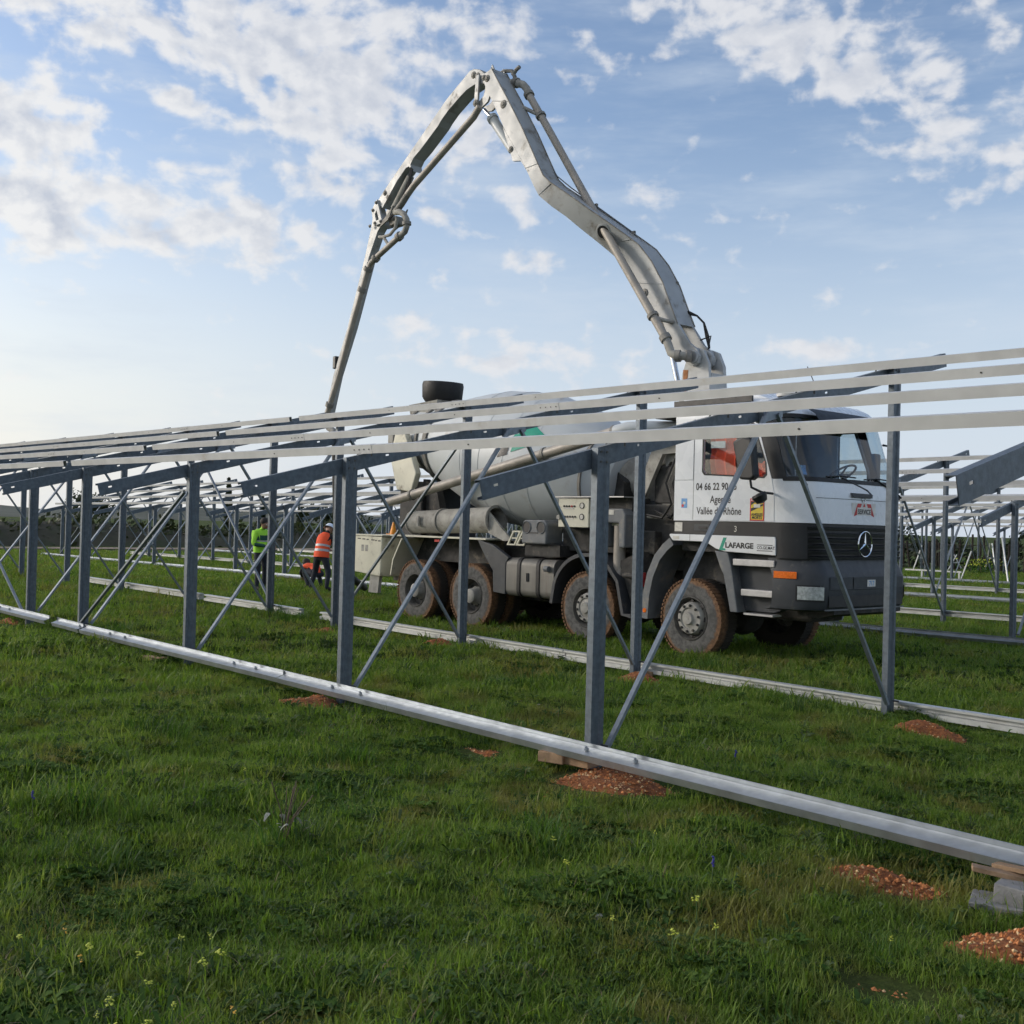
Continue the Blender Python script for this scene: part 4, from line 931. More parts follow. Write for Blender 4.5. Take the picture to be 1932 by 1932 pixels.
brk = [(-8.93, 8.50), (-8.74, 8.08), (-8.64, 7.84), (-8.44, 7.80), (-8.30, 7.62), (-8.45, 7.85)]
for a, b in ((U0-.003, U0+.05), (U1-.05, U1+.003)): MB().prism(brk, a, b).build('cylinder_bracket', 'boom_paint', arm1)
def pin(x, z, r, par, y0=N0): return MB().lathe([(-.03, .001), (-.03, r*.55), (-.018, r*.6), (-.012, r), (.0, r*1.15)], (x, y0-.004, z), (0, 1, 0), 16).build('pin', 'drum_ring', par)
pin(-6.16, 5.36, .06, arm1); pin(-8.92, 8.88, .065, arm1, U0); pin(-9.37, 9.45, .055, arm1, U0); pin(-8.69, 8.05, .05, arm1, U0); pin(-9.46, 9.49, .045, arm1, U0)
for y in (U0+.03, U1-.06): MB().prism([(-9.20, 9.52), (-9.29, 9.68), (-9.34, 9.57)], y, y+.03).build('lifting_eye', 'boom_paint', arm1)
pn = Vector((-6.86, 7.105, 6.40)); pdir = Vector((-5.49-(-8.75), 0, 4.49-9.12)).normalized(); pnn = Vector((.18, -.85, -.48)).normalized()
MB().lathe([(-.02, .115), (.014, .135), (.02, .12), (.02, .105)], pn, pnn, 22).build('pipe_port', 'boom_paint', arm1)
MB().lathe([(.016, .001), (.016, .108)], pn, pnn, 20).build('pipe_port', 'ink', arm1)
# second arm
a2 = [(-9.43, 9.53), (-9.52, 9.61), (-9.62, 9.69), (-9.78, 9.75), (-9.90, 9.75), (-10.02, 9.69), (-10.55, 9.42), (-11.62, 8.71), (-12.45, 8.15), (-12.68, 7.97), (-12.50, 7.80), (-12.05, 8.22), (-11.76, 8.42), (-11.66, 8.43), (-11.58, 8.33), (-11.61, 8.46), (-11.52, 8.56), (-11.30, 8.67), (-10.79, 8.98), (-10.70, 9.06), (-10.50, 9.19), (-10.17, 9.35), (-9.97, 9.43), (-9.77, 9.46), (-9.45, 9.40)]
M0, M1 = 6.735, 7.005
arm2 = MB().prism(a2, M0, M1).build('boom_arm', 'boom_paint', T, bevel=.008)
pin(-9.79, 9.64, .055, arm2, M0); pin(-9.68, 9.59, .055, arm2, M0); pin(-12.42, 8.08, .045, arm2, M0)
MB().prism([(-9.58, 9.58), (-9.67, 9.59), (-9.71, 9.09), (-9.60, 9.06)], M0-.05, M0-.01).build('link_bar', 'boom_paint', arm2, bevel=.01)
pin(-9.655, 9.09, .055, arm2, M0-.05)
lk = [(-9.35, 9.38), (-9.30, 9.21), (-9.39, 9.06), (-9.55, 9.00), (-9.71, 9.03), (-9.76, 9.13), (-9.61, 9.13), (-9.50, 9.19), (-9.45, 9.35)]
for a, b in ((M0, M0+.04), (M1-.04, M1)): MB().prism(lk, a, b).build('link_plate', 'boom_paint', arm2)
MB().tube((-9.63, 6.87, 9.02), (-9.36, 6.87, 8.76), .032, n=12).build('piston_rod', 'chrome', arm1)
MB().tube((-9.40, 6.87, 8.80), (-8.84, 6.87, 8.12), .085, n=16).build('cylinder', 'drum', arm1)
MB().tube((-9.415, 6.87, 8.82), (-9.37, 6.87, 8.765), .10, n=16).build('cylinder_head', 'drum', arm1)
# third arm with tip
a3 = [(-12.70, 7.93), (-12.81, 7.83), (-12.88, 7.52), (-13.08, 6.95), (-13.64, 5.60), (-14.12, 4.65), (-14.37, 3.90), (-14.30, 3.88), (-14.02, 4.66), (-13.52, 5.60), (-12.93, 6.93), (-12.66, 7.38), (-12.53, 7.49), (-12.50, 7.60), (-12.62, 7.72)]
K0, K1 = 6.75, 6.93
arm3 = MB().prism(a3, K0, K1).build('boom_arm', 'boom_paint', T, bevel=.006)
tri = [(-12.63, 7.99), (-12.80, 7.81), (-12.72, 7.49), (-12.42, 7.49)]; tin = [(-12.63, 7.78), (-12.69, 7.71), (-12.64, 7.57), (-12.54, 7.58)]
for a, b in ((M0-.045, M0-.006), (M1+.006, M1+.045)): MB().plate(tri, [tin], a, b).build('hinge_plate', 'boom_paint', arm3, smooth=False)
for x, z in ((-12.64, 7.93), (-12.75, 7.80), (-12.67, 7.53), (-12.47, 7.53), (-12.83, 7.50)): pin(x, z, .032, arm3, M0-.045)
MB().tube((-11.78, 6.87, 8.30), (-12.28, 6.87, 7.78), .075, n=14).build('cylinder', 'cement_grey', arm2)
MB().tube((-12.28, 6.87, 7.78), (-12.56, 6.87, 7.56), .035, n=12).build('piston_rod', 'chrome', arm2)
for a, b in ((M0-.05, M0-.02), (M1+.02, M1+.05)): MB().prism([(-12.08, 7.76), (-12.22, 7.52), (-12.50, 7.42), (-12.44, 7.52), (-12.26, 7.62)], a, b).build('rocker', 'drum_ring', arm3)
for k, dz in enumerate((0, .05, .10)):
    MB().path([(-11.50-.03*k, M0-.03, 8.34+dz*.4), (-11.53, M0-.07, 8.05+dz), (-11.74-.03*k, M0-.06, 7.80), (-11.90, M0-.04, 7.64+dz*.5), (-12.20, M0-.05, 7.52)], .022, 6).build('hydraulic_hose', 'rubber_black', arm2)
MB().box(-12.30, -12.06, M0+.02, M1-.02, 7.42, 7.58).build('swivel_block', 'drum_ring', arm3, bevel=.02)
MB().box(-14.13, -14.02, K0-.02, K1+.02, 4.80, 5.06).build('valve_box', 'black_plastic', arm3, bevel=.02)
# boom pipework: one straight pipe runs through the cranked arm
yb = 7.12
bp1 = MB().path([(-5.52, yb, 4.54), (-6.83, yb, 6.385), (-7.31, yb, 7.07), (-8.40, yb, 8.63), (-8.75, yb, 9.12)], .064, 14).build('boom_pipe', 'boom_pipe', T)
MB().path([(-5.52, yb, 4.54), (-5.47, yb, 4.44), (-5.42, yb, 4.33), (-5.32, yb+.01, 4.27), (-5.16, yb+.1, 4.27)], .064, 14).build('pipe_elbow', 'cement_grey', bp1)
for (p, q) in (((-5.56, yb, 4.595), (-5.51, yb, 4.525)), ((-5.81, yb, 4.95), (-5.78, yb, 4.905)), ((-5.33, yb, 4.27), (-5.26, yb+.03, 4.27)), ((-5.2, yb+.08, 4.27), (-5.15, yb+.14, 4.27)), ((-8.44, yb, 8.685), (-8.41, yb, 8.64)), ((-8.76, yb, 9.14), (-8.72, yb, 9.08)), ((-9.05, yb-.0, 9.40), (-9.12, yb-.01, 9.43))):
    MB().tube(p, q, .090, n=14).build('pipe_clamp', 'drum_ring', bp1)
MB().path([(-5.80, yb, 4.92), (-5.66, yb+.08, 4.86), (-5.56, N0, 4.83)], .03, 8).build('pipe_bracket', 'cement_grey', bp1)
MB().path([(-8.75, yb, 9.12), (-8.80, yb, 9.23), (-8.90, yb, 9.33), (-9.08, yb, 9.41), (-9.28, yb-.06, 9.45)], .066, 12).build('pipe_elbow', 'cement_grey', bp1)
MB().tube((-8.42, yb, 8.66), (-8.82, U1-.02, 8.90), .033, n=8).build('pipe_bracket', 'cement_grey', bp1)
MB().path([(-9.40, U1-.08, 9.60), (-9.25, U1-.02, 9.64), (-9.14, U1+.02, 9.62), (-9.10, U1+.06, 9.52), (-9.12, U1+.06, 9.42)], .036, 8).path([(-9.14, U1+.04, 9.54), (-9.07, U1+.06, 9.63), (-8.98, U1+.06, 9.66)], .034, 8).build('hose_stub', 'drum_ring', bp1)
MB().tube((-6.14, 7.53, 5.22), (-5.80, 7.53, 4.58), .085, n=14).build('lift_cylinder', 'boom_pipe', T)
MB().tube((-5.80, 7.53, 4.58), (-5.56, 7.53, 3.75), .045, n=12).build('piston_rod', 'chrome', T)
y3 = 6.62
bp3 = MB().path([(-9.46, y3, 8.96), (-9.62, y3, 8.82), (-11.33, y3, 7.97), (-11.51, y3, 7.85)], .063, 12).build('boom_pipe', 'boom_pipe', T)
MB().path([(-11.51, y3, 7.85), (-11.70, y3, 7.70), (-11.90, y3, 7.58)], .063, 12).build('pipe_elbow', 'drum_ring', bp3)
bp4 = MB().path([(-11.90, y3, 7.58), (-11.72, y3-.03, 7.55), (-11.57, y3-.04, 7.48), (-11.47, y3-.04, 7.36), (-11.46, y3-.04, 7.23), (-11.53, y3-.03, 7.14), (-11.73, y3-.02, 7.08)], .058, 12).build('pipe_elbow', 'cement_grey', T)
bp5 = MB().path([(-11.73, y3-.02, 7.08), (-12.50, y3, 6.81), (-12.66, y3, 6.74), (-12.76, y3, 6.62), (-12.93, y3, 6.27), (-13.29, y3, 5.53), (-13.69, y3, 4.62), (-14.09, y3, 3.88)], .058, 12).build('boom_pipe', 'boom_pipe', T)
for p, q in (((-11.465, y3-.04, 7.31), (-11.46, y3-.04, 7.25)), ((-11.68, y3-.02, 7.10), (-11.76, y3-.02, 7.07)), ((-12.47, y3, 6.82), (-12.54, y3, 6.79)), ((-12.74, y3, 6.66), (-12.78, y3, 6.59)), ((-12.93, y3, 6.29), (-12.97, y3, 6.21)), ((-13.99, y3, 4.08), (-14.03, y3, 4.0))):
    MB().tube(p, q, .086, n=12).build('pipe_clamp', 'drum_ring', bp5)
MB().path([(-12.56, K0-.02, 7.25), (-12.30, y3, 7.18), (-12.05, y3, 7.18), (-11.88, y3, 7.28), (-11.83, y3, 7.46)], .032, 8).tube((-12.28, y3, 7.19), (-12.10, y3, 7.0), .03, n=8).build('pipe_bracket', 'cement_grey', bp5)
MB().path([(-14.09, y3, 3.88), (-14.12, y3, 3.70), (-14.02, y3, 3.57), (-13.84, y3, 3.50), (-13.77, y3, 3.38)], .065, 12).build('end_elbow', 'cement_grey', bp5)
MB().path([(-13.77, y3, 3.38), (-13.74, y3+.02, 2.6), (-13.72, y3+.05, 1.8), (-13.85, y3+.3, 1.0), (-14.5, y3+1.0, .45), (-15.8, y3+2.2, .16), (-17.2, y3+3.0, .12)], .075, 12).build('end_hose', 'rubber_black', bp5)
# hydraulic lines, hoses and small details
MB().path([(-8.90, U1-.01, 8.98), (-8.62, U1-.01, 8.52), (-8.18, U1-.01, 7.88), (-7.90, U1, 7.50), (-7.62, 7.10, 7.26), (-7.16, 7.22, 6.90), (-6.56, 7.48, 6.40), (-6.10, 7.70, 5.90), (-5.84, N1-.01, 5.52), (-5.68, N1-.01, 5.16), (-5.50, N1-.01, 4.85)], .010, 6).build('hydraulic_line', 'grey_plastic', arm1)
for x, y, z in ((-8.18, U1-.02, 7.86), (-7.16, 7.22, 6.88), (-6.56, 7.48, 6.38), (-5.84, N1-.02, 5.50), (-5.70, N1-.02, 5.2)): MB().box(x-.03, x+.03, y-.02, y+.02, z-.01, z+.05).build('line_clip', 'drum_ring', arm1)
for k in range(3): MB().path([(-5.60, N1-.02, 5.02+.02*k), (-5.46, N1+.03, 4.98), (-5.34, N1+.05, 4.86), (-5.24-.02*k, N1+.04, 4.64), (-5.2, N1+.02, 4.45)], .017, 6).build('hydraulic_hose', 'rubber_black', arm1)
MB().path([(-5.32, N1-.05, 4.58), (-5.12, N1-.05, 4.62), (-5.17, N1-.05, 4.42)], .012, 6).build('hose_guard', 'black_plastic', arm1)
for a, b in ((N0+.06, N0+.12), (N1+.01, N1+.08)):
    MB().prism([(-5.42, 4.05), (-5.30, 4.36), (-5.16, 4.42), (-5.02, 4.36), (-4.92, 4.15), (-4.86, 3.45), (-5.50, 3.45)], a, b).build('turret_plate', 'boom_paint', T, bevel=.01)
MB().box(-5.46, -4.90, N0+.121, N1+.009, 3.46, 4.02).build('turret', 'boom_paint', T)
MB().add([(-5.40, N0+.057, 4.10), (-5.30, N0+.057, 4.09), (-5.33, N0+.057, 3.75), (-5.39, N0+.057, 3.7)], [(0, 1, 2, 3)]).build('rust_patch', 'rust', T, smooth=False)
# vests hanging in the cab
vst = MB()
for (x0, x1, z0, z1, y) in ((-4.06, -3.62, 2.36, 3.12, 6.40), (-3.42, -3.06, 2.36, 2.60, 6.40)):
    n = 8; g = [[(x0+(x1-x0)*i/n, y+.03*math.sin(i*2.1)+.02*math.sin(j*1.7), z0+(z1-z0)*j/n+.02*math.sin(i*1.3)) for j in range(n+1)] for i in range(n+1)]
    vst.loft(g, closed=False); vst.loft([[(p[0], p[1]+.03, p[2]) for p in q] for q in g], closed=False)
hv = vst.build('safety_vest', 'hivis_orange', None)
tag(hv, 'orange safety vest hanging behind the passenger window of the truck', 'vest')
MB().box(-4.02, -3.78, 6.345, 6.355, 2.80, 2.89).build('reflective_band', 'reflective', hv)
#END_TRUCK

# ------------------------------------------------------------------ people
def skin_body(name, joints, edges, cols, parent, sub=2):
    """one continuous body grown from a skeleton; joints: name -> (x, y, z, radius[, radius2]); cols: list of (bone names, material)"""
    names = list(joints); idx = {n: i for i, n in enumerate(names)}
    me = bpy.data.meshes.new(name); me.from_pydata([joints[n][:3] for n in names], [(idx[a], idx[b]) for a, b in edges], [])
    ob = bpy.data.objects.new(name, me); COL.objects.link(ob)
    ob.modifiers.new('skin', 'SKIN'); sv = me.skin_vertices[0].data
    for n, i in idx.items():
        r = joints[n][3:]; sv[i].radius = (r[0], r[-1]); sv[i].use_root = (n == 'pelvis')
    m = ob.modifiers.new('sub', 'SUBSURF'); m.levels = m.render_levels = sub
    dg = bpy.context.evaluated_depsgraph_get(); dg.update()
    out = bpy.data.meshes.new_from_object(ob.evaluated_get(dg)); out.name = name
    COL.objects.unlink(ob); bpy.data.objects.remove(ob)
    mats = []
    for _, mt in cols:
        if mt not in mats: mats.append(mt)
    out.materials.clear()
    for mt in mats: out.materials.append(MATS[mt])
    seg = []
    for a, b in edges:
        mt = next((mats.index(c) for k, c in cols if (a, b) in k or a+'>'+b in k or b in k), 0)
        seg.append((Vector(joints[a][:3]), Vector(joints[b][:3]), mt, (joints[a][3]+joints[b][3])/2))
    for p in out.polygons:
        c = p.center; best = 1e9
        for a, b, mt, r in seg:
            d = b-a; t = max(0, min(1, (c-a).dot(d)/max(d.length_squared, 1e-9))); q = (c-(a+d*t)).length-r
            if q < best: best = q; p.material_index = mt
        p.use_smooth = True
    o = bpy.data.objects.new(name, out); COL.objects.link(o); o.parent = parent
    return o
def hand(j, e, s, wrist, dirv, side):
    """palm and five fingers on the wrist joint"""
    w = Vector(wrist); d = Vector(dirv).normalized(); u = Vector((0, 0, 1)); sd = d.cross(u).normalized() if abs(d.z) < .95 else Vector((0, 1, 0)); up = sd.cross(d)
    palm = w+d*.08; j[s+'palm'] = (*palm, .024, .036); e.append((s+'wrist', s+'palm'))
    for k in range(4):
        f = (k-1.5)*.02; ln = (.065, .078, .074, .058)[k]
        a = palm+d*.045+sd*f; b = a+d*ln*.55-up*.015; c = b+d*ln*.3-up*.03
        for q, p in enumerate((a, b, c)): j['%sf%d%d' % (s, k, q)] = (*p, .0095 if q < 2 else .008)
        e += [(s+'palm', '%sf%d0' % (s, k)), ('%sf%d0' % (s, k), '%sf%d1' % (s, k)), ('%sf%d1' % (s, k), '%sf%d2' % (s, k))]
    a = w+d*.035+sd*.035*side; b = a+d*.04+sd*.02*side; j[s+'t0'] = (*a, .011); j[s+'t1'] = (*b, .0095)
    e += [(s+'wrist', s+'t0'), (s+'t0', s+'t1')]
def person(loc, heading, pose, cols, label, extra=None):
    root = empty('person', loc, label, 'person'); root.rotation_euler.z = heading
    j = dict(pose); e = [('pelvis', 'belly'), ('belly', 'chest'), ('chest', 'neck'), ('neck', 'jaw'), ('jaw', 'head'), ('head', 'crown'), ('head', 'nose')]
    for s in ('l_', 'r_'):
        e += [('chest', s+'shoulder'), (s+'shoulder', s+'elbow'), (s+'elbow', s+'wrist'), ('pelvis', s+'hip'), (s+'hip', s+'knee'), (s+'knee', s+'ankle'), (s+'ankle', s+'toe'), ('head', s+'ear')]
        wv = Vector(j[s+'wrist'][:3])-Vector(j[s+'elbow'][:3]); hand(j, e, s, j[s+'wrist'][:3], wv, 1 if s == 'l_' else -1)
    hd = Vector(j['head'][:3])
    b = skin_body('body', j, e, cols, root)
    return root, b, j
HANDS = [s+x for s in ('l_', 'r_') for x in ['palm', 't0', 't1']+['f%d%d' % (k, q) for k in range(4) for q in range(3)]]
HEADS = ['jaw', 'head', 'crown', 'nose', 'l_ear', 'r_ear', 'neck>jaw']
LEGS = ['l_hip', 'r_hip', 'l_knee', 'r_knee', 'l_ankle', 'r_ankle']
ARMS = ['l_elbow', 'r_elbow', 'l_wrist', 'r_wrist']
def head_joints(base, tilt):
    """neck to crown, tilted forward by an angle; x is forward"""
    b = Vector(base); ax = Vector((math.sin(tilt), 0, math.cos(tilt))); fwd_ = Vector((math.cos(tilt), 0, -math.sin(tilt)))
    P = lambda s, f: b+ax*s+fwd_*f
    d = {'neck': (*P(0, 0), .062), 'jaw': (*P(.085, .035), .066), 'head': (*P(.16, .03), .090, .082), 'crown': (*P(.225, .0), .075), 'nose': (*P(.14, .135), .014)}
    for s, y in (('l_', 1), ('r_', -1)): d[s+'ear'] = (*(P(.15, .0)+Vector((0, y*.092, 0))), .014)
    return d, P
def face_bits(root, P):
    for y in (-.032, .032):
        q = P(.165, .108)+Vector((0, y, 0)); MB().lathe([(-.012, .001), (-.008, .009), (0, .012), (.008, .009), (.012, .001)], q, (0, 0, 1), 8).build_local('eye', 'sign_white', root)
    q = P(.095, .108); MB().box(q.x-.004, q.x+.006, -.025, .025, q.z-.005, q.z+.005).build_local('mouth', 'sign_red', root)
def build_local(self, name, mat, parent, **k):
    o = bpy.data.objects.new(name, self.mesh(name, mat)); COL.objects.link(o); o.parent = parent; return o
MB.build_local = build_local
def shell_over(root, j, rings, mat, name, grow=.016):
    """garment: closed ring sections (centre, half depth, half width) lofted down the torso"""
    n = 20; R_ = []
    for c, a, b, lean in rings:
        R_.append([(c[0]+a*math.cos(t)*math.cos(lean), c[1]+b*math.sin(t), c[2]-a*math.cos(t)*math.sin(lean)) for t in [2*math.pi*i/n for i in range(n)]])
    return MB().loft(R_).build_local(name, mat, root)
# worker in the green jacket: standing, head bowed over his hands
hj, P = head_joints((.03, 0, 1.44), .42)
pose = {'pelvis': (0, 0, .93, .125, .155), 'belly': (.005, 0, 1.10, .115, .15), 'chest': (.01, 0, 1.30, .125, .165), **hj,
        'l_shoulder': (.01, .19, 1.36, .07), 'r_shoulder': (.01, -.19, 1.36, .07), 'l_elbow': (.02, .26, 1.09, .055), 'r_elbow': (.02, -.26, 1.09, .055),
        'l_wrist': (.24, .14, 1.06, .038), 'r_wrist': (.24, -.12, 1.06, .038),
        'l_hip': (0, .10, .86, .095), 'r_hip': (0, -.10, .86, .095), 'l_knee': (.02, .12, .48, .07), 'r_knee': (.04, -.11, .48, .07), 'l_ankle': (-.02, .13, .09, .05), 'r_ankle': (.02, -.12, .09, .05), 'l_toe': (.14, .14, .04, .045), 'r_toe': (.18, -.13, .04, .045)}
wl = (-17.77, 7.24); p1, b1, j1 = person((wl[0], wl[1], float(zg(*wl))), R(12), pose, [(HANDS+HEADS, 'skin'), (['l_toe', 'r_toe'], 'boot'), (LEGS, 'navy'), (['l_wrist', 'r_wrist'], 'dark_green_cloth'), (ARMS, 'hivis_green'), (['belly', 'chest', 'neck', 'l_shoulder', 'r_shoulder'], 'hivis_green')],
       'bareheaded worker in a green hi-vis jacket and dark trousers, head bowed')
face_bits(p1, P)
shell_over(p1, j1, [((0, 0, .90), .15, .19, 0), ((0, 0, 1.0), .155, .195, 0), ((.005, 0, 1.10), .145, .19, 0), ((.008, 0, 1.15), .145, .19, 0)], 'hivis_green', 'jacket_hem')
shell_over(p1, j1, [((.008, 0, 1.152), .146, .191, 0), ((.008, 0, 1.18), .146, .192, 0)], 'reflective', 'reflective_band')
shell_over(p1, j1, [((.008, 0, 1.185), .146, .192, 0), ((.01, 0, 1.24), .147, .193, 0), ((.01, 0, 1.30), .147, .190, 0)], 'dark_green_cloth', 'jacket_band')
hc = P(.185, -.012); MB().lathe([(-.06, .088), (-.02, .104), (.03, .102), (.07, .082), (.098, .045), (.105, .001)], hc, (math.sin(.15), 0, math.cos(.15)), 18).build_local('hair', 'hair', p1)
# worker in the orange vest and white helmet: stooping, seen from behind
hj, P = head_joints((.19, 0, 1.40), .62)
pose = {'pelvis': (-.02, 0, .90, .125, .155), 'belly': (.03, 0, 1.07, .115, .15), 'chest': (.10, 0, 1.26, .125, .17), **hj,
        'l_shoulder': (.12, .19, 1.31, .07), 'r_shoulder': (.12, -.19, 1.31, .07), 'l_elbow': (.24, .25, 1.06, .055), 'r_elbow': (.26, -.24, 1.06, .055),
        'l_wrist': (.46, .15, 1.0, .038), 'r_wrist': (.46, -.13, .98, .038),
        'l_hip': (-.02, .11, .83, .10), 'r_hip': (-.02, -.11, .83, .10), 'l_knee': (.06, .22, .46, .075), 'r_knee': (.02, -.20, .46, .075), 'l_ankle': (-.04, .28, .09, .052), 'r_ankle': (-.10, -.24, .09, .052), 'l_toe': (.12, .31, .04, .045), 'r_toe': (.07, -.25, .04, .045)}
wl = (-17.95, 9.0); p2, b2, j2 = person((wl[0], wl[1], float(zg(*wl))), R(112), pose, [(HANDS+HEADS, 'skin'), (['l_toe', 'r_toe'], 'boot'), (LEGS, 'navy'), (ARMS, 'black_cloth'), (['belly', 'chest', 'neck', 'l_shoulder', 'r_shoulder'], 'black_cloth')],
       'stooping worker in an orange vest and white safety helmet beside the truck tail')
face_bits(p2, P)
vr_ = [((-.01, 0, .82), .17, .205, .1), ((.0, 0, .92), .16, .20, .12), ((.025, 0, 1.05), .15, .195, .2), ((.06, 0, 1.16), .152, .197, .3), ((.10, 0, 1.26), .152, .20, .35), ((.13, 0, 1.34), .135, .175, .4), ((.165, 0, 1.40), .085, .11, .45)]
shell_over(p2, j2, vr_, 'hivis_orange', 'vest')
for i, f in ((1, .3), (2, .2)):
    (c0, a0, b0, l0), (c1, a1, b1_, l1) = vr_[i], vr_[i+1]; mixv = lambda t: (tuple(c0[k]+(c1[k]-c0[k])*t for k in range(3)), a0+(a1-a0)*t+.003, b0+(b1_-b0)*t+.003, l0+(l1-l0)*t)
    shell_over(p2, j2, [mixv(f), mixv(f+.42)], 'reflective', 'reflective_band')
hc = P(.16, .01); hx = (math.sin(.65), 0, math.cos(.65))
hm = MB().lathe([(-.01, .150), (0, .140), (.005, .122), (.05, .120), (.10, .095), (.13, .05), (.137, .001)], hc, hx, 22).build_local('helmet', 'helmet', p2)
# third worker crouching low behind them
hj, P = head_joints((.34, 0, .58), 1.25)
pose = {'pelvis': (-.12, 0, .42, .125, .155), 'belly': (.0, 0, .50, .115, .15), 'chest': (.20, 0, .56, .125, .165), **hj,
        'l_shoulder': (.23, .18, .58, .068), 'r_shoulder': (.23, -.18, .58, .068), 'l_elbow': (.33, .24, .40, .052), 'r_elbow': (.33, -.24, .40, .052),
        'l_wrist': (.50, .12, .30, .036), 'r_wrist': (.50, -.12, .30, .036),
        'l_hip': (-.10, .11, .38, .10), 'r_hip': (-.10, -.11, .38, .10), 'l_knee': (.25, .20, .44, .075), 'r_knee': (.25, -.20, .44, .075), 'l_ankle': (.0, .18, .09, .052), 'r_ankle': (.0, -.18, .09, .052), 'l_toe': (.16, .2, .04, .045), 'r_toe': (.16, -.2, .04, .045)}
wl = (-18.95, 9.45); p3, b3, j3 = person((wl[0], wl[1], float(zg(*wl))), R(175), pose, [(HANDS+HEADS, 'skin'), (['l_toe', 'r_toe'], 'boot'), (LEGS, 'navy'), (ARMS, 'black_cloth'), (['belly', 'chest', 'neck', 'l_shoulder', 'r_shoulder'], 'hivis_orange')],
       'crouching worker with dark hair in orange hi-vis, half hidden by the stooping worker')
face_bits(p3, P)
hc = P(.185, -.012); MB().lathe([(-.06, .088), (-.02, .104), (.03, .104), (.07, .084), (.098, .045), (.105, .001)], hc, (math.sin(.7), 0, math.cos(.7)), 18).build_local('hair', 'hair', p3)

# ------------------------------------------------------------------ small things on the ground
def soil_mat():
    m = bpy.data.materials.new('red_soil'); m.use_nodes = True; t = NT(m.node_tree); MATS['red_soil'] = m
    pos = t.n('ShaderNodeNewGeometry').outputs['Position']
    c = t.mix(t.sstep(t.noise(pos, 34, 5, .7), .35, .7), (.18, .052, .014, 1), (.42, .15, .042, 1))
    c = t.mix(t.sstep(t.noise(pos, 120, 3, .6), .62, .74), c, (.36, .22, .14, 1))
    b = t.n('ShaderNodeBsdfPrincipled'); t.put(b.inputs['Base Color'], c); b.inputs['Roughness'].default_value = .95
    bp = t.n('ShaderNodeBump'); bp.inputs['Strength'].default_value = 1; bp.inputs['Distance'].default_value = .03
    t.put(bp.inputs['Height'], t.noise(pos, 60, 6, .75)); t.put(b.inputs['Normal'], bp.outputs[0])
    o = t.n('ShaderNodeOutputMaterial'); t.put(o.inputs[0], b.outputs[0])
soil_mat()
pm('chip', (.55, .37, .19), .9, 0, .45, 40); pm('chip_red', (.40, .15, .05), .9, 0, .4, 40)
MOUNDS = []
def mound(x, y, rx, ry, h, label, rot=0.0, chips=140):
    r = random.Random(int((x*31+y*17)*10)); z0 = float(zg(x, y)); MOUNDS.append((x, y, max(rx, ry)*1.12))
    mb = MB(); n, k = 30, 9; ph = [r.uniform(0, 6.3) for _ in range(4)]; rings = []
    P_ = lambda f, a: None
    def pt(f, a):
        q = 1+.16*math.sin(2*a+ph[0])+.10*math.sin(3*a+ph[1])+.06*math.sin(5*a+ph[2])
        X, Y = rx*f*q*math.cos(a), ry*f*q*math.sin(a); c, s = math.cos(rot), math.sin(rot); X, Y = X*c-Y*s, X*s+Y*c
        zz = h*(1-f*f)**1.3*(1+.25*math.sin(3*X/rx+ph[3])+.15*math.sin(7*Y/ry+ph[0]))
        return (x+X, y+Y, float(zg(x+X, y+Y))-.025+zz)
    for i in range(1, k+1): rings.append([pt(i/k, 2*math.pi*j_/n) for j_ in range(n)])
    o0 = len(mb.v); mb.loft(rings[::-1]); top = len(mb.v); mb.v.append(pt(0, 0)); last = (k-1)*n
    mb.f += [(last+j_, last+(j_+1) % n, top) for j_ in range(n)]
    root = empty('soil_mound', (x, y, z0), label, 'soil mound', 'red soil at the post feet')
    mb.build('soil', 'red_soil', root, ang=180)
    for mt, cnt in (('chip', chips), ('chip_red', chips*2)):
        cb = MB()
        for _ in range(cnt):
            f = math.sqrt(r.random())*1.04 if r.random() < .8 else r.uniform(.9, 1.35); aa = r.uniform(0, 6.283); p = Vector(pt(min(f, 1), aa)); e_ = max(0, f-1); p += Vector((math.cos(aa)*rx*e_, math.sin(aa)*ry*e_, .012 if e_ else 0)); s = r.uniform(.003, .013)*(1 if mt == 'chip' else 1.3)
            q = [Vector((r.uniform(-1, 1), r.uniform(-1, 1), r.uniform(-.5, .8)))*s for _ in range(6)]
            vs = [p+Vector((s, 0, 0)), p-Vector((s, 0, 0)), p+Vector((0, s, 0)), p-Vector((0, s, 0)), p+Vector((0, 0, s*.9)), p-Vector((0, 0, s))]
            vs = [a+b*.35 for a, b in zip(vs, q)]
            cb.add(vs, [(0, 2, 4), (2, 1, 4), (1, 3, 4), (3, 0, 4), (2, 0, 5), (1, 2, 5), (3, 1, 5), (0, 3, 5)])
        tag(cb.build('stones', mt, root, smooth=False), kind='stuff')
mound(.34, -.16, .52, .34, .09, 'red soil heaped round the foot of the nearest short post', .2, 260)
mound(2.57, -.52, .33, .25, .10, 'red soil heap on the grass below the shiny rail', .5, 240)
mound(3.36, -.95, .33, .27, .10, 'red soil heap at the right edge of the picture', .1, 240)
mound(.72, 3.40, .34, .26, .09, 'red soil by the tall post beside the windscreen', 0, 80)
mound(-3.30, -.30, .42, .26, .10, 'red soil at the foot of the second short post', .1, 120)
mound(-6.50, 3.70, .34, .24, .08, 'red soil at the foot of the tall post before the rear wheels', 0, 60)
mound(-9.15, 3.5, .34, .24, .08, 'red soil by the pale rail left of the stooping worker', 0, 50)
mound(-2.95, 3.75, .38, .24, .09, 'red soil at the tall post between the second and front wheels', 0, 80)
mound(-.95, -.20, .26, .14, .04, 'small spill of red soil under the shiny rail', .2, 80)
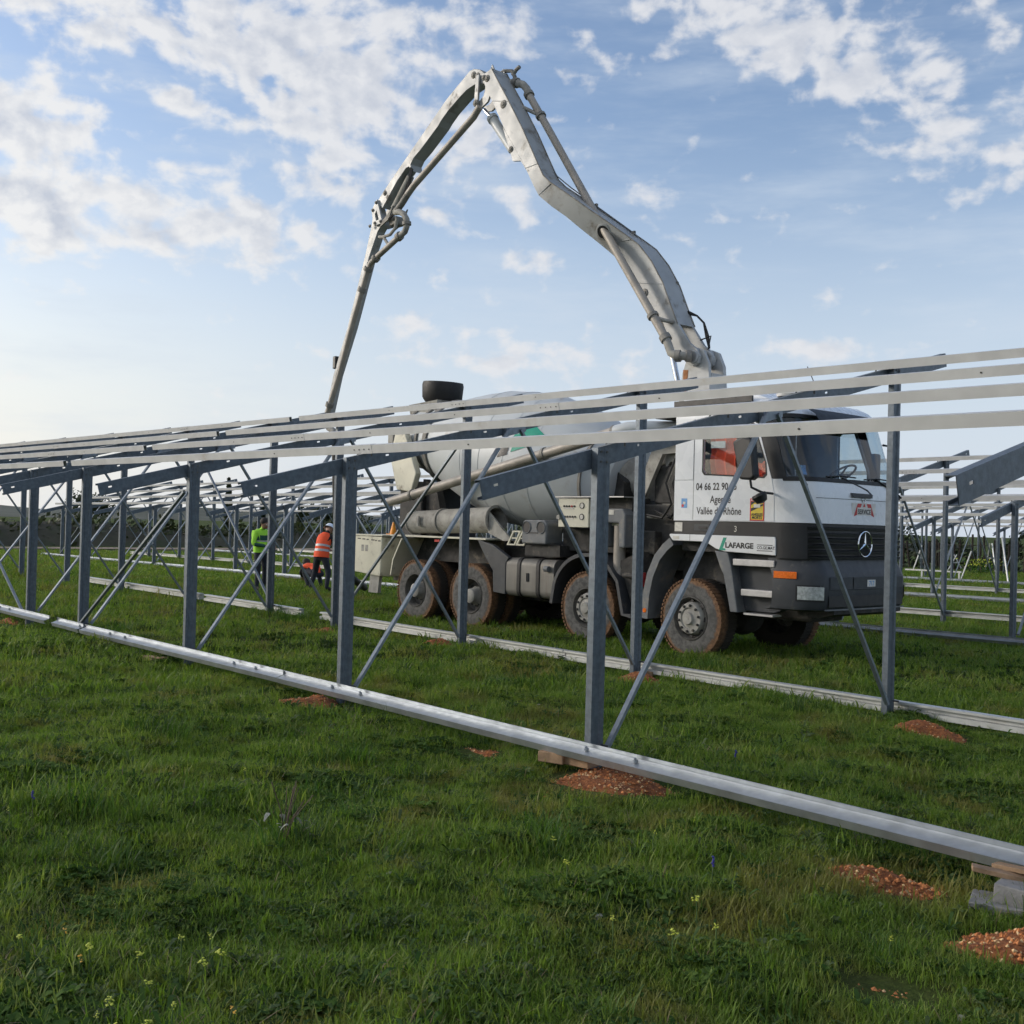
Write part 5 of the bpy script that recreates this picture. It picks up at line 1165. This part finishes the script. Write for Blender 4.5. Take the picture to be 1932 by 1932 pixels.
mound(-11.86, -.2, .35, .2, .06, 'red soil at the far left under the rail', 0, 60)
mound(-5.3, 12.1, .4, .25, .06, 'red soil at a post behind the truck bumper', 0, 40)
mound(3.23, -1.71, .24, .11, .02, 'bare patch of soil with pale chips low at right', .4, 60)
def plank(mb, c, l, w, h, yaw=0, tilt=0, roll=0):
    m = Matrix.Translation(c) @ Matrix.Rotation(yaw, 4, 'Z') @ Matrix.Rotation(tilt, 4, 'Y') @ Matrix.Rotation(roll, 4, 'X')
    v = [m @ Vector((a*l/2, b*w/2, d*h/2)) for a, b, d in [(-1, -1, -1), (1, -1, -1), (1, 1, -1), (-1, 1, -1), (-1, -1, 1), (1, -1, 1), (1, 1, 1), (-1, 1, 1)]]
    return mb.add(v, [(0, 3, 2, 1), (4, 5, 6, 7), (0, 1, 5, 4), (1, 2, 6, 5), (2, 3, 7, 6), (3, 0, 4, 7)])
def block(name, mat, c, l, w, h, yaw, tilt, roll, label, cat, group=None, bevel=.006):
    o = plank(MB(), Vector((0, 0, 0)), l, w, h).build(name, mat, None, bevel=bevel); o.location = c; o.rotation_euler = (roll, tilt, yaw)
    return tag(o, label, cat, group)
WB = 'wood and blocks propping the rails'
block('wood_block', 'wood', (-.22, -.16, .075), .20, .14, .075, .3, 0, 0, 'brown wood block propping the rail left of the nearest post', 'wood block', WB)
block('wood_block', 'wood', (-.02, -.10, .07), .22, .12, .06, .1, 0, .05, 'second wood block under the rail touching the nearest post', 'wood block', WB)
block('concrete_block', 'concrete', (3.19, -.44, .055), .26, .15, .09, .15, .05, 0, 'lower concrete block of the prop under the rail at right', 'block', WB)
block('concrete_block', 'concrete', (3.13, -.46, -.005), .36, .22, .05, .35, 0, 0, 'broken concrete slab at the bottom of the right-hand prop', 'block', WB)
block('wood_shim', 'wood', (3.05, -.40, .118), .26, .07, .022, .5, .12, 0, 'weathered wood shim lying across the concrete block at right', 'shim', WB, .002)
block('wood_shim', 'wood', (3.10, -.33, .137), .24, .06, .02, -.1, -.06, 0, 'upper wood shim wedged beneath the rail at right', 'shim', WB, .002)
block('wood_block', 'wood', (-3.1, 4.1, .03), .22, .14, .05, .2, 0, 0, 'wood block under the pale rail by the second axle', 'wood block', WB)
block('concrete_block', 'concrete', (-3.55, 4.30, .02), .40, .22, .06, .1, 0, 0, 'flat concrete slab behind the pale rail by the second wheel', 'block', WB)
block('wood_block', 'wood', (-6.75, -.2, .06), .30, .10, .05, .3, 0, 0, 'thin wood block under the rail by the third short post', 'wood block', WB)
block('wood_block', 'wood', (-8.4, -.2, .08), .30, .10, .05, .1, 0, 0, 'thin wood block under the rail near the double-braced post', 'wood block', WB)
cn = empty('traffic_cone', (-12.2, 7.0, 1.44), 'small orange traffic cone standing on the truck tail', 'traffic cone')
MB().lathe([(0, .075), (.22, .02), (.23, .001)], (-12.2, 7.0, 1.455), (0, 0, 1), 14).build('cone', 'cone_orange', cn)
MB().box(-12.30, -12.10, 6.90, 7.10, 1.441, 1.455).build('base', 'cone_orange', cn)
# unfinished frames standing in the field behind, seen at right
def aframe(x, y, h, w, yaw, label, single=False):
    z = float(zb(x, y)); root = empty('leaning_frame', (x, y, z), label, 'frame', 'white frames leaning in the far field')
    c, s = math.cos(yaw), math.sin(yaw); P_ = lambda u, v, q: (x+u*c-v*s, y+u*s+v*c, z+q)
    bar(MB(), P_(-w/2, 0, 0), P_(0.05, 0, h), .06, .04, (0, -1, 0)).build('leg', 'rail_white', root)
    if not single:
        bar(MB(), P_(w/2, .15, 0), P_(-.05, .15, h), .06, .04, (0, -1, 0)).build('leg', 'rail_white', root)
        bar(MB(), P_(-w*.24, .08, h*.5), P_(w*.24, .08, h*.5), .06, .04, (0, -1, 0)).build('crossbar', 'rail_white', root)
aframe(-13.9, 36.98, 1.80, 1.1, 2.45, 'tall white bar leaning at a slant right of the yellow bush', True)
aframe(-23.4, 48.6, 1.30, .75, .75, 'white A-frame standing just right of the truck front')
aframe(-22.8, 51.2, .85, .8, .75, 'small white trestle near the middle of the far field')
aframe(-15.9, 38.5, 1.2, .7, .75, 'thin white pole leaning left of the yellow bush', True)
aframe(-20.2, 49.8, 1.5, .9, 2.4, 'white leaning frame far behind the yellow bush')
zt = float(zb(-16.7, 37.2))
lr = empty('low_trestle', (-16.7, 37.2, zt), 'low white rail resting on short legs in the grass', 'trestle')
MB().prism([(37.15, zt+.34), (37.22, zt+.34), (37.22, zt+.40), (37.15, zt+.40)], -18.0, -15.6, 'x').build('top_rail', 'rail_white', lr)
for x in (-17.3, -16.8, -15.72): MB().box(x, x+.06, 37.16, 37.21, zt, zt+.338).build('leg', 'rail_white', lr)
#END_SMALL

CLUMPS = [(-.41, 3.36), (-3.11, 5.18), (-3.99, 5.42), (-11.55, 3.8), (-10.45, 3.86), (1.11, -1.47), (-.14, -3.63), (.37, -2.64), (-2.76, -1.98), (-1.17, -1.33), (-10.3, 3.9), (-10.6, 3.85), (-10.12, .73), (-3.12, 2.06), (-3.31, 2.85), (-.79, -3.19)]
FLOWERS = [(1.4, -3.71), (1.4, -3.59), (1.64, -3.74), (1.62, -3.66), (1.41, -3.88), (1.02, -4.18), (1.28, -4.02), (1.8, -4.15), (1.98, -4.01), (2.07, -4.14), (2.02, -4.23), (1.63, -3.94), (1.85, -4.21), (-1.73, -3.29), (-.82, -3.65), (-1.01, -2.15), (1.28, -1.62), (1.67, -1.28), (1.7, -1.94), (2.39, -1.84), (2.34, -2.31), (2.65, -2.04), (2.63, -2.28), (3.08, -1.45), (3.74, -2.08)]
BFLOWERS = [(2.16, -1.43), (-.89, -3.5), (.69, .71)]
OFLOWERS = [(.96, -3.99), (1.28, -4.05), (2.02, -3.82)]

# ------------------------------------------------------------------ vegetation
def leaf_mat(name, stops, trans=.35, patch=True, dry=(.22, .185, .065), spec=.3):
    m = bpy.data.materials.new(name); m.use_nodes = True; t = NT(m.node_tree); MATS[name] = m
    pos = t.n('ShaderNodeNewGeometry').outputs['Position']; rnd = t.n('ShaderNodeObjectInfo').outputs['Random']
    c = t.ramp(rnd, stops)
    if patch:
        f = patch_fac(t, pos)
        c = t.mix(t.m('MULTIPLY', t.sstep(f, .50, .63), .72), c, (*dry, 1))
        c = t.mix(t.sstep(f, .44, .32), c, t.mix(.6, c, (.02, .07, .014, 1)))
    else:
        c = t.mix(t.sstep(t.noise(pos, 3, 4, .6), .35, .7), c, t.mix(.55, c, (.01, .02, .006, 1)))
    d = t.n('ShaderNodeBsdfPrincipled'); t.put(d.inputs['Base Color'], c); d.inputs['Roughness'].default_value = .55; d.inputs['Specular IOR Level'].default_value = spec; d.inputs['Roughness'].default_value = .55 if spec > .2 else .8
    tr = t.n('ShaderNodeBsdfTranslucent'); t.put(tr.inputs[0], t.mix(1, c, (1.25, 1.35, .6, 1), 'MULTIPLY'))
    mx = t.n('ShaderNodeMixShader'); mx.inputs[0].default_value = trans; t.put(mx.inputs[1], d.outputs[0]); t.put(mx.inputs[2], tr.outputs[0])
    o = t.n('ShaderNodeOutputMaterial'); t.put(o.inputs[0], mx.outputs[0])
leaf_mat('grass', [(0, (.088, .158, .022)), (.35, (.125, .208, .032)), (.7, (.165, .245, .044)), (1, (.225, .27, .075))], .45)
leaf_mat('grass_lush', [(0, (.055, .125, .022)), (.6, (.075, .155, .028)), (1, (.105, .185, .038))], .4, patch=False)
leaf_mat('weed', [(0, (.05, .105, .028)), (.5, (.08, .135, .045)), (1, (.13, .17, .085))], .3, patch=False, spec=.1)
leaf_mat('clover', [(0, (.055, .115, .024)), (.5, (.080, .150, .032)), (1, (.115, .185, .045))], .35, patch=False, spec=.12)
leaf_mat('pale_leaf', [(0, (.30, .31, .26)), (1, (.45, .45, .40))], .2, patch=False, spec=.1)
leaf_mat('straw', [(0, (.20, .15, .075)), (1, (.30, .25, .14))], .2, patch=False)
leaf_mat('hedge_leaf', [(0, (.032, .045, .02)), (.5, (.048, .06, .026)), (1, (.075, .08, .036))], .15, patch=False)
leaf_mat('tree_leaf', [(0, (.022, .038, .016)), (.5, (.035, .052, .02)), (1, (.05, .065, .028))], .15, patch=False)
pm('bloom_yellow', (.45, .50, .05), .6, 0, .15, 60); pm('bloom_orange', (.75, .42, .05), .6, 0, .1, 60); pm('bloom_blue', (.03, .03, .20), .6, 0, .2, 60)
pm('stem', (.06, .11, .025), .6, 0, .2, 30)
def blades(n, rad, h0, h1, w, r, lean=.5, droop=.5):
    mb = MB()
    for _ in range(n):
        a = r.uniform(0, 6.283); q = rad*math.sqrt(r.random()); x, y = q*math.cos(a), q*math.sin(a)
        h = r.uniform(h0, h1); az = r.uniform(0, 6.283); le = r.uniform(.1, 1)*lean*h; ww = w*r.uniform(.7, 1.3)
        dx, dy = math.cos(az), math.sin(az); sx_, sy_ = -dy*ww/2, dx*ww/2; vs = []
        for k, (f, wf) in enumerate(((0, 1), (.45, .85), (.8, .5), (1, .04))):
            e = f**1.8*le; z = h*(f-droop*.28*f**3)
            vs += [(x+dx*e-sx_*wf, y+dy*e-sy_*wf, z-.008), (x+dx*e+sx_*wf, y+dy*e+sy_*wf, z-.008)]
        mb.add(vs, [(0, 1, 3, 2), (2, 3, 5, 4), (4, 5, 7, 6)])
    return mb
def rosette(n, ln, w, r, up=.5):
    mb = MB()
    for i in range(n):
        a = 6.283*i/n+r.uniform(-.4, .4); l = ln*r.uniform(.6, 1.2); u = up*r.uniform(.4, 1.3); dx, dy = math.cos(a), math.sin(a); vs = []
        for f, wf in ((0, .2), (.35, .8), (.7, 1), (1, .1)):
            z = l*u*math.sin(f*2.0); q = l*f
            vs += [(dx*q+dy*w*wf/2, dy*q-dx*w*wf/2, z), (dx*q-dy*w*wf/2, dy*q+dx*w*wf/2, z+.004)]
        mb.add(vs, [(0, 1, 3, 2), (2, 3, 5, 4), (4, 5, 7, 6)])
    return mb
def scatter(name, src, pts, rot, scl, label, cat):
    """many copies of one small mesh set out by geometry nodes on given points: uncountable ground cover"""
    me = bpy.data.meshes.new(name); me.from_pydata(pts.tolist(), [], [])
    a = me.attributes.new('rot', 'FLOAT_VECTOR', 'POINT'); a.data.foreach_set('vector', rot.astype(np.float32).ravel())
    a = me.attributes.new('scl', 'FLOAT_VECTOR', 'POINT'); a.data.foreach_set('vector', scl.astype(np.float32).ravel())
    ob = bpy.data.objects.new(name, me); COL.objects.link(ob); tag(ob, label, cat, kind='stuff')
    so = bpy.data.objects.new(name+'_source', src)
    g = bpy.data.node_groups.new(name, 'GeometryNodeTree')
    g.interface.new_socket('Geometry', in_out='INPUT', socket_type='NodeSocketGeometry'); g.interface.new_socket('Geometry', in_out='OUTPUT', socket_type='NodeSocketGeometry')
    N = g.nodes; Lk = g.links
    gi, go = N.new('NodeGroupInput'), N.new('NodeGroupOutput'); io = N.new('GeometryNodeInstanceOnPoints'); oi = N.new('GeometryNodeObjectInfo')
    oi.inputs['Object'].default_value = so
    for at, sock in (('rot', 'Rotation'), ('scl', 'Scale')):
        na = N.new('GeometryNodeInputNamedAttribute'); na.data_type = 'FLOAT_VECTOR'; na.inputs['Name'].default_value = at; Lk.new(na.outputs['Attribute'], io.inputs[sock])
    Lk.new(gi.outputs[0], io.inputs['Points']); Lk.new(oi.outputs['Geometry'], io.inputs['Instance']); Lk.new(io.outputs[0], go.inputs[0])
    md = ob.modifiers.new('scatter', 'NODES'); md.node_group = g
    return ob
def ring_pts(n, r0, r1, half, power):
    """points round the camera, density falling as r**-power"""
    u = rng.random(n); e = 2-power
    r = (r0**e+u*(r1**e-r0**e))**(1/e) if abs(e) > 1e-3 else r0*(r1/r0)**u
    a = YAW+(rng.random(n)*2-1)*half
    return CAM.x+r*np.cos(a), CAM.y+r*np.sin(a), r
def keep(x, y):
    k = (x > -57) & ~((x < -57) & (x > -64))
    for mx, my, mr in MOUNDS: k &= (x-mx)**2+((y-my)*1.25)**2 > (mr*.92)**2
    return k
def dens_noise(x, y):
    return .5+.25*np.sin(1.9*x+.8*y+.5)*np.sin(1.3*y-.6*x)+.25*np.sin(.7*x-1.1*y+2)
def field(n, r0, r1, half, power, smin, smax, grow, thin=0.0):
    x, y, r = ring_pts(n, r0, r1, half, power); k = keep(x, y)
    if thin: k &= rng.random(n) > thin*(1-dens_noise(x, y))
    x, y, r = x[k], y[k], r[k]; m = len(x)
    z = zg(x, y); s = (smin+(smax-smin)*rng.random(m)**1.5)*(1+r*grow)*(.75+.5*dens_noise(x*1.7+3, y*1.7))
    hgt = s*(.8+.4*rng.random(m)); rot = np.stack([rng.normal(0, .12, m), rng.normal(0, .12, m), rng.random(m)*6.283], 1)
    return np.stack([x, y, z], 1), rot, np.stack([s, s, hgt], 1)
rb = random.Random(3)
for i, (n, h0, h1, rad, cnt) in enumerate(((34, .022, .052, .10, 28000), (32, .016, .042, .10, 30000), (14, .04, .085, .08, 9000))):
    src = blades(n, rad, h0, h1, .0036, rb, .95, .7).mesh('grass_tuft', 'grass', smooth=False)
    scatter('grass', src, *field(cnt, 2.4, 13, R(40), .9, .75, 1.25, .03), ['short meadow grass covering the field', 'fine low turf between the taller blades', 'longer loose grass blades in the meadow'][i], 'grass')
src = blades(26, .16, .035, .085, .010, rb, .8, .6).mesh('grass_tuft', 'grass', smooth=False)
scatter('grass', src, *field(34000, 11, 62, R(38), 1.55, .8, 1.3, .022), 'meadow grass in the middle distance under the racks', 'grass')
src = blades(20, .12, .05, .11, .006, rb, .7, .6).mesh('grass_tuft', 'grass', smooth=False)
scatter('grass', src, *field(9000, 1.0, 14, R(150), 1.0, .8, 1.2, .03), 'meadow grass round about, at the edges of the view', 'grass')
src = blades(34, .10, .08, .22, .0065, rb, .8, .7).mesh('tall_tuft', 'grass_lush', smooth=False)
P_, R_, S_ = field(700, 3, 40, R(40), 1.1, .45, .95, .0)
ex = []
for x, y in CLUMPS:
    for _ in range(5): ex.append((x+rb.uniform(-.22, .22), y+rb.uniform(-.22, .22)))
ex = np.array(ex); m = len(ex); P_ = np.vstack([P_, np.stack([ex[:, 0], ex[:, 1], zg(ex[:, 0], ex[:, 1])], 1)])
R_ = np.vstack([R_, np.stack([np.zeros(m), np.zeros(m), rng.random(m)*6.28], 1)]); S_ = np.vstack([S_, np.repeat(rng.uniform(.8, 1.35, (m, 1)), 3, 1)])
scatter('tall_grass', src, P_, R_, S_, 'taller dark green grass clumps standing out of the meadow', 'grass')
for i in range(2):
    src = rosette(9+3*i, .075+.02*i, .030-.008*i, rb, .7).mesh('weed_leaves', 'weed')
    scatter('weeds', src, *field(12000, 2.4, 18, R(40), 1.0, .30, .75, .02, .9), ['low broad-leaved weeds among the grass', 'narrow-leaved rosettes among the grass'][i], 'weeds')
def clumped(n, r0, r1, scale0, scale1, thr):
    P_, R_, S_ = field(n, r0, r1, R(40), .9, scale0, scale1, .02)
    x, y = P_[:, 0], P_[:, 1]
    q = np.sin(2.6*x+1.9*y+.8*np.sin(3.1*y))+np.sin(-2.1*x+3.4*y+1.1*np.sin(2.3*x)+1)+.8*np.sin(5.3*x+.7*y)*np.sin(4.1*y-1.3*x)+rng.normal(0, .75, len(x))
    k = q > thr; S_ = S_*(.8+.3*np.clip(q-thr, 0, 1.5))[:, None]; P_[:, 2] -= .006
    return P_[k], R_[k], S_[k]
for i, (n, ln, w) in enumerate(((12, .034, .020), (9, .045, .024))):
    src = MB()
    for _ in range(5):
        c = (rb.uniform(-.06, .06), rb.uniform(-.06, .06), rb.uniform(.01, .045)); m_ = rosette(n, ln, w, rb, .45); src.add([(v[0]+c[0], v[1]+c[1], v[2]+c[2]) for v in m_.v], m_.f)
    src = src.mesh('clover_leaves', 'clover')
    scatter('clover', src, *clumped(30000, 2.4, 16, .32, .70, .9), ['dark low clover clumps in the grass', 'patches of small-leaved ground cover in the grass'][i], 'clover')
src = rosette(1, .07, .035, rb, .3).mesh('pale_leaf', 'pale_leaf')
scatter('dead_leaves', src, *[a_[:130] for a_ in field(170, 2.6, 12, R(36), 1.0, .6, 1.1, 0)], 'pale dead leaves lying in the grass', 'leaves')
src = blades(5, .05, .04, .12, .004, rb, 1.6, 1.2).mesh('straw', 'straw', smooth=False)
scatter('dry_straw', src, *field(6500, 2.4, 16, R(40), 1.0, .5, 1.1, .02, .9), 'dry pale straws lying in the grass', 'straw')
# flowers one can count
def flower(x, y, h, kind, s=1.0):
    z = float(zg(x, y)); r = random.Random(int(x*1000+y*77))
    lab = {'y': 'small yellow-green flower head standing in the foreground grass', 'o': 'tiny orange flower low in the foreground grass', 'b': 'small dark blue flower spike in the grass'}[kind]
    root = empty('flower', (x, y, z), lab, 'flower', {'y': 'yellow-green flowers in the grass', 'o': 'orange flowers in the grass', 'b': 'blue flowers in the grass'}[kind])
    MB().path([(x, y, z-.01), (x+r.uniform(-.01, .01), y+r.uniform(-.01, .01), z+h*.6), (x, y, z+h)], .0028, 5).build('stem', 'stem', root)
    mb = MB()
    if kind == 'b':
        for k in range(8): mb.lathe([(-.006, .001), (0, .007), (.006, .001)], (x+r.uniform(-.006, .006), y+r.uniform(-.006, .006), z+h+.006*k), (0, 0, 1), 6)
    else:
        for k in range(12 if kind == 'y' else 6):
            a = r.uniform(0, 6.28); q = r.uniform(.0, .026)*s; c = Vector((x+q*math.cos(a), y+q*math.sin(a), z+h+r.uniform(-.012, .012)))
            w = r.uniform(.006, .012)*s; d = Vector((r.uniform(-.5, .5), r.uniform(-.5, .5), 1)).normalized(); e = d.orthogonal().normalized(); g = d.cross(e)
            mb.add([c+e*w, c+g*w, c-e*w, c-g*w, c+d*w*.5, c-d*w*.5], [(0, 1, 4), (1, 2, 4), (2, 3, 4), (3, 0, 4), (1, 0, 5), (2, 1, 5), (3, 2, 5), (0, 3, 5)])
    mb.build('bloom', {'y': 'bloom_yellow', 'o': 'bloom_orange', 'b': 'bloom_blue'}[kind], root, smooth=False)
for x, y in FLOWERS: flower(x, y, random.uniform(.09, .14), 'y', random.uniform(.4, .8))
for x, y in OFLOWERS: flower(x, y, .08, 'o', .55)
for x, y in BFLOWERS: flower(x, y, .11, 'b')

# withered weed with grey leaves in the foreground
wx, wy = .30, -2.62; wz = float(zg(wx, wy)); wd = empty('dead_weed', (wx, wy, wz), 'withered thin-stemmed weed with pale grey leaves in the left foreground', 'weed')
for k in range(9):
    a = rb.uniform(0, 6.28); l = rb.uniform(.05, .16); h = rb.uniform(.18, .38)
    MB().path([(wx, wy, wz), (wx+l*.3*math.cos(a), wy+l*.3*math.sin(a), wz+h*.5), (wx+l*math.cos(a), wy+l*math.sin(a), wz+h)], .0028, 5).build('stem', 'bark', wd)
for k in range(12):
    m_ = rosette(1, rb.uniform(.04, .075), .028, rb, .6); a = rb.uniform(0, 6.28); c = (wx+rb.uniform(-.13, .13), wy+rb.uniform(-.13, .13), wz+rb.uniform(.02, .12)); ca, sa = math.cos(a), math.sin(a)
    MB().add([(c[0]+v[0]*ca-v[1]*sa, c[1]+v[0]*sa+v[1]*ca, c[2]+v[2]) for v in m_.v], m_.f).build('leaf', 'pale_leaf', wd)

# hedges, trees and hills behind
def leaf_cloud(n, sampler, size, r):
    mb = MB(); V = []; F = []
    for i in range(n):
        c = sampler(r); s = size*r.uniform(.5, 1.3); d = Vector((r.gauss(0, 1), r.gauss(0, 1), r.gauss(0, 1))).normalized(); e = d.orthogonal().normalized(); g = d.cross(e)
        o = len(V); V += [tuple(c+e*s), tuple(c+g*s*.6), tuple(c-e*s), tuple(c-g*s*.6)]; F.append((o, o+1, o+2, o+3))
    mb.v = V; mb.f = F; return mb
rh = random.Random(11)
bk = MB(); rs = []
for y in range(-60, 141, 4):
    h = 1.25+.25*math.sin(y*.13)+.18*math.sin(y*.31+1); zz = float(zb(-70, y))
    rs.append([(-64.6+.4*math.sin(y*.2), y, zz-.2), (-66.3+.3*math.sin(y*.27), y, zz+h*.62), (-68.0, y, zz+h), (-72, y, zz+h*.8), (-80, y, zz-.3)])
pm('bank_soil', (.050, .047, .028), .95, 0, .4, .5, .5, 4, dirt=(.4, (.035, .05, .018), .7))
tag(bk.loft(rs, closed=False).build('bank', 'bank_soil', ang=180), kind='structure')
def hedge_left(r):
    y = r.uniform(-45, 125); lump = .75+.3*math.sin(y*.35)+.2*math.sin(y*.9+1)+.12*math.sin(y*2.3)
    x = -68.5+r.gauss(0, 1.3); z = 1.05-.12*(x+68.5)**2+abs(r.gauss(0, .38))*lump*1.4
    return Vector((x, y, float(zb(x, y))-.1+max(.1, min(z, 2.6))))
tag(leaf_cloud(16000, hedge_left, .22, rh).build('hedge', 'hedge_leaf', smooth=False), 'dark scrubby bank beyond the brown track', 'hedge', kind='stuff')
def hedge_right(r):
    x = r.uniform(-62, 12); y = 55.5+r.gauss(0, .6); lump = .8+.25*math.sin(x*.6)+.2*math.sin(x*1.7)
    return Vector((x, y, float(zb(x, y))-.1+min(2.5, r.uniform(0, 1)**.8*2.3*lump)))
tag(leaf_cloud(14000, hedge_right, .16, rh).build('hedge', 'hedge_leaf', smooth=False), 'dark brushwood hedge behind the far racks at right', 'hedge', kind='stuff')
fn = empty('stake_fence', (-18, 54.3, float(zb(-18, 54.3))), 'row of dark wooden stakes along the far edge of the field', 'fence')
st = MB().path([(0, 0, -.2), (.01, .01, .9), (0, 0, 1.75)], .055, 6).mesh('stake', 'stake')
x = -46.0
while x < 8:
    o = link('stake', st, fn, (x+18, random.uniform(-.3, .3), float(zb(x, 54.3))-float(zb(-18, 54.3))), (random.gauss(0, .05), random.gauss(0, .05), 0)); o.scale = (1, 1, random.uniform(.8, 1.15)); x += random.uniform(.25, .75)
for z in (.7, 1.35): MB().path([(-46, 54.3, float(zb(-46, 54.3))+z), (8, 54.3, float(zb(8, 54.3))+z)], .02, 5).build('wire', 'stake', fn)
def tree(x, y, h, w, label, cypress=False, n=1500):
    z = float(zb(x, y)); r = random.Random(int(abs(x*13+y*7))); root = empty('cypress_tree' if cypress else 'tree', (x, y, z), label, 'tree', 'trees beyond the field')
    tr = MB().path([(x, y, z-.2), (x+.03*h*.2, y, z+h*.25), (x, y, z+h*(.9 if cypress else .6))], .035*h, 8, r1=.006*h)
    if not cypress:
        for k in range(6):
            a = 6.28*k/6+r.uniform(-.4, .4); b = z+h*r.uniform(.25, .5)
            tr.path([(x, y, b), (x+w*.3*math.cos(a), y+w*.3*math.sin(a), b+h*.15), (x+w*.55*math.cos(a), y+w*.55*math.sin(a), b+h*.35)], .014*h, 6, r1=.004*h)
    tr.build('trunk', 'bark', root)
    cl_ = [(Vector((r.gauss(0, .45)*w, r.gauss(0, .45)*w, h*r.uniform(.4, .92))), r.uniform(.18, .42)*w) for _ in range(14)]
    def smp(r):
        if cypress:
            f = r.random(); q = w*(.25+.75*math.sin(math.pi*min(1, f*1.05+.02))**.6)*(1-f*.55); a = r.uniform(0, 6.28); q *= math.sqrt(r.random())
            return Vector((x+q*math.cos(a), y+q*math.sin(a), z+h*(.06+.94*f)))
        c, s = r.choice(cl_); d = Vector((r.gauss(0, 1), r.gauss(0, 1), r.gauss(0, .8))); d = d.normalized()*s*r.random()**.4
        return Vector((x, y, z))+c+d
    leaf_cloud(n, smp, .05*h if not cypress else .035*h, r).build('crown', 'tree_leaf', root, smooth=False)
tree(-112.5, 55.5, 6.6, .55, 'slim dark cypress rising above the left racks', True)
tree(-118, 63, 5.0, .5, 'shorter cypress right of the slim one', True)
tree(-104, 60, 4.6, .5, 'cypress standing behind the green worker', True)
tree(-95, 70, 4.8, .45, 'cypress just left of the truck tail', True)
tree(-112, 12, 4.6, 3.4, 'round tree far off at the left edge'); tree(-118, 22, 5.2, 3.6, 'broad tree behind the leftmost racks')
tree(-125, 44, 4.2, 3.2, 'low round tree left of the cypresses'); tree(-116, 72, 4.6, 3.4, 'round tree right of the cypresses'); tree(-104, 78, 4.2, 3.0, 'round tree behind the truck tail')
pm('hill', (.055, .065, .045), .95, 0, .35, .02, .0)
for x, y, rx, ry, h in ((-560, 40, 170, 260, 11), (-620, 330, 180, 260, 8), (-430, -140, 140, 160, 7)):
    mb = MB(); n, k = 40, 8; rs = []
    for i in range(1, k+1):
        f = i/k; rs.append([(x+rx*f*math.cos(a), y+ry*f*math.sin(a), -1.5+h*(1+math.cos(math.pi*f))/2*(1+.12*math.sin(5*a+x)*f+.08*math.sin(9*a+f*7))) for a in [2*math.pi*j/n for j in range(n)]])
    mb.loft(rs[::-1]); t_ = len(mb.v); mb.v.append((x, y, -1.5+h)); mb.f += [((k-1)*n+j, (k-1)*n+(j+1) % n, t_) for j in range(n)]
    tag(mb.build('hill', 'hill', ang=180), kind='structure')
def bush(x, y, h, label):
    z = float(zb(x, y)); root = empty('bush', (x, y, z), label, 'bush'); r = random.Random(5)
    smp = lambda r: Vector((x+r.gauss(0, .45), y+r.gauss(0, .45), z+abs(r.gauss(0, .35))*h*1.4))
    leaf_cloud(500, smp, .06, r).build('leaves', 'grass_lush', root, smooth=False)
    smp2 = lambda r: Vector((x+r.gauss(0, .42), y+r.gauss(0, .42), z+h*r.uniform(.55, 1.0)))
    leaf_cloud(160, smp2, .045, r).build('blossom', 'bloom_yellow', root, smooth=False)
    MB().path([(x, y, z-.1), (x, y, z+h*.6)], .03, 6).build('stem', 'bark', root)
bush(-19.5, 47.1, .75, 'low bush with yellow blossom among the far white frames')
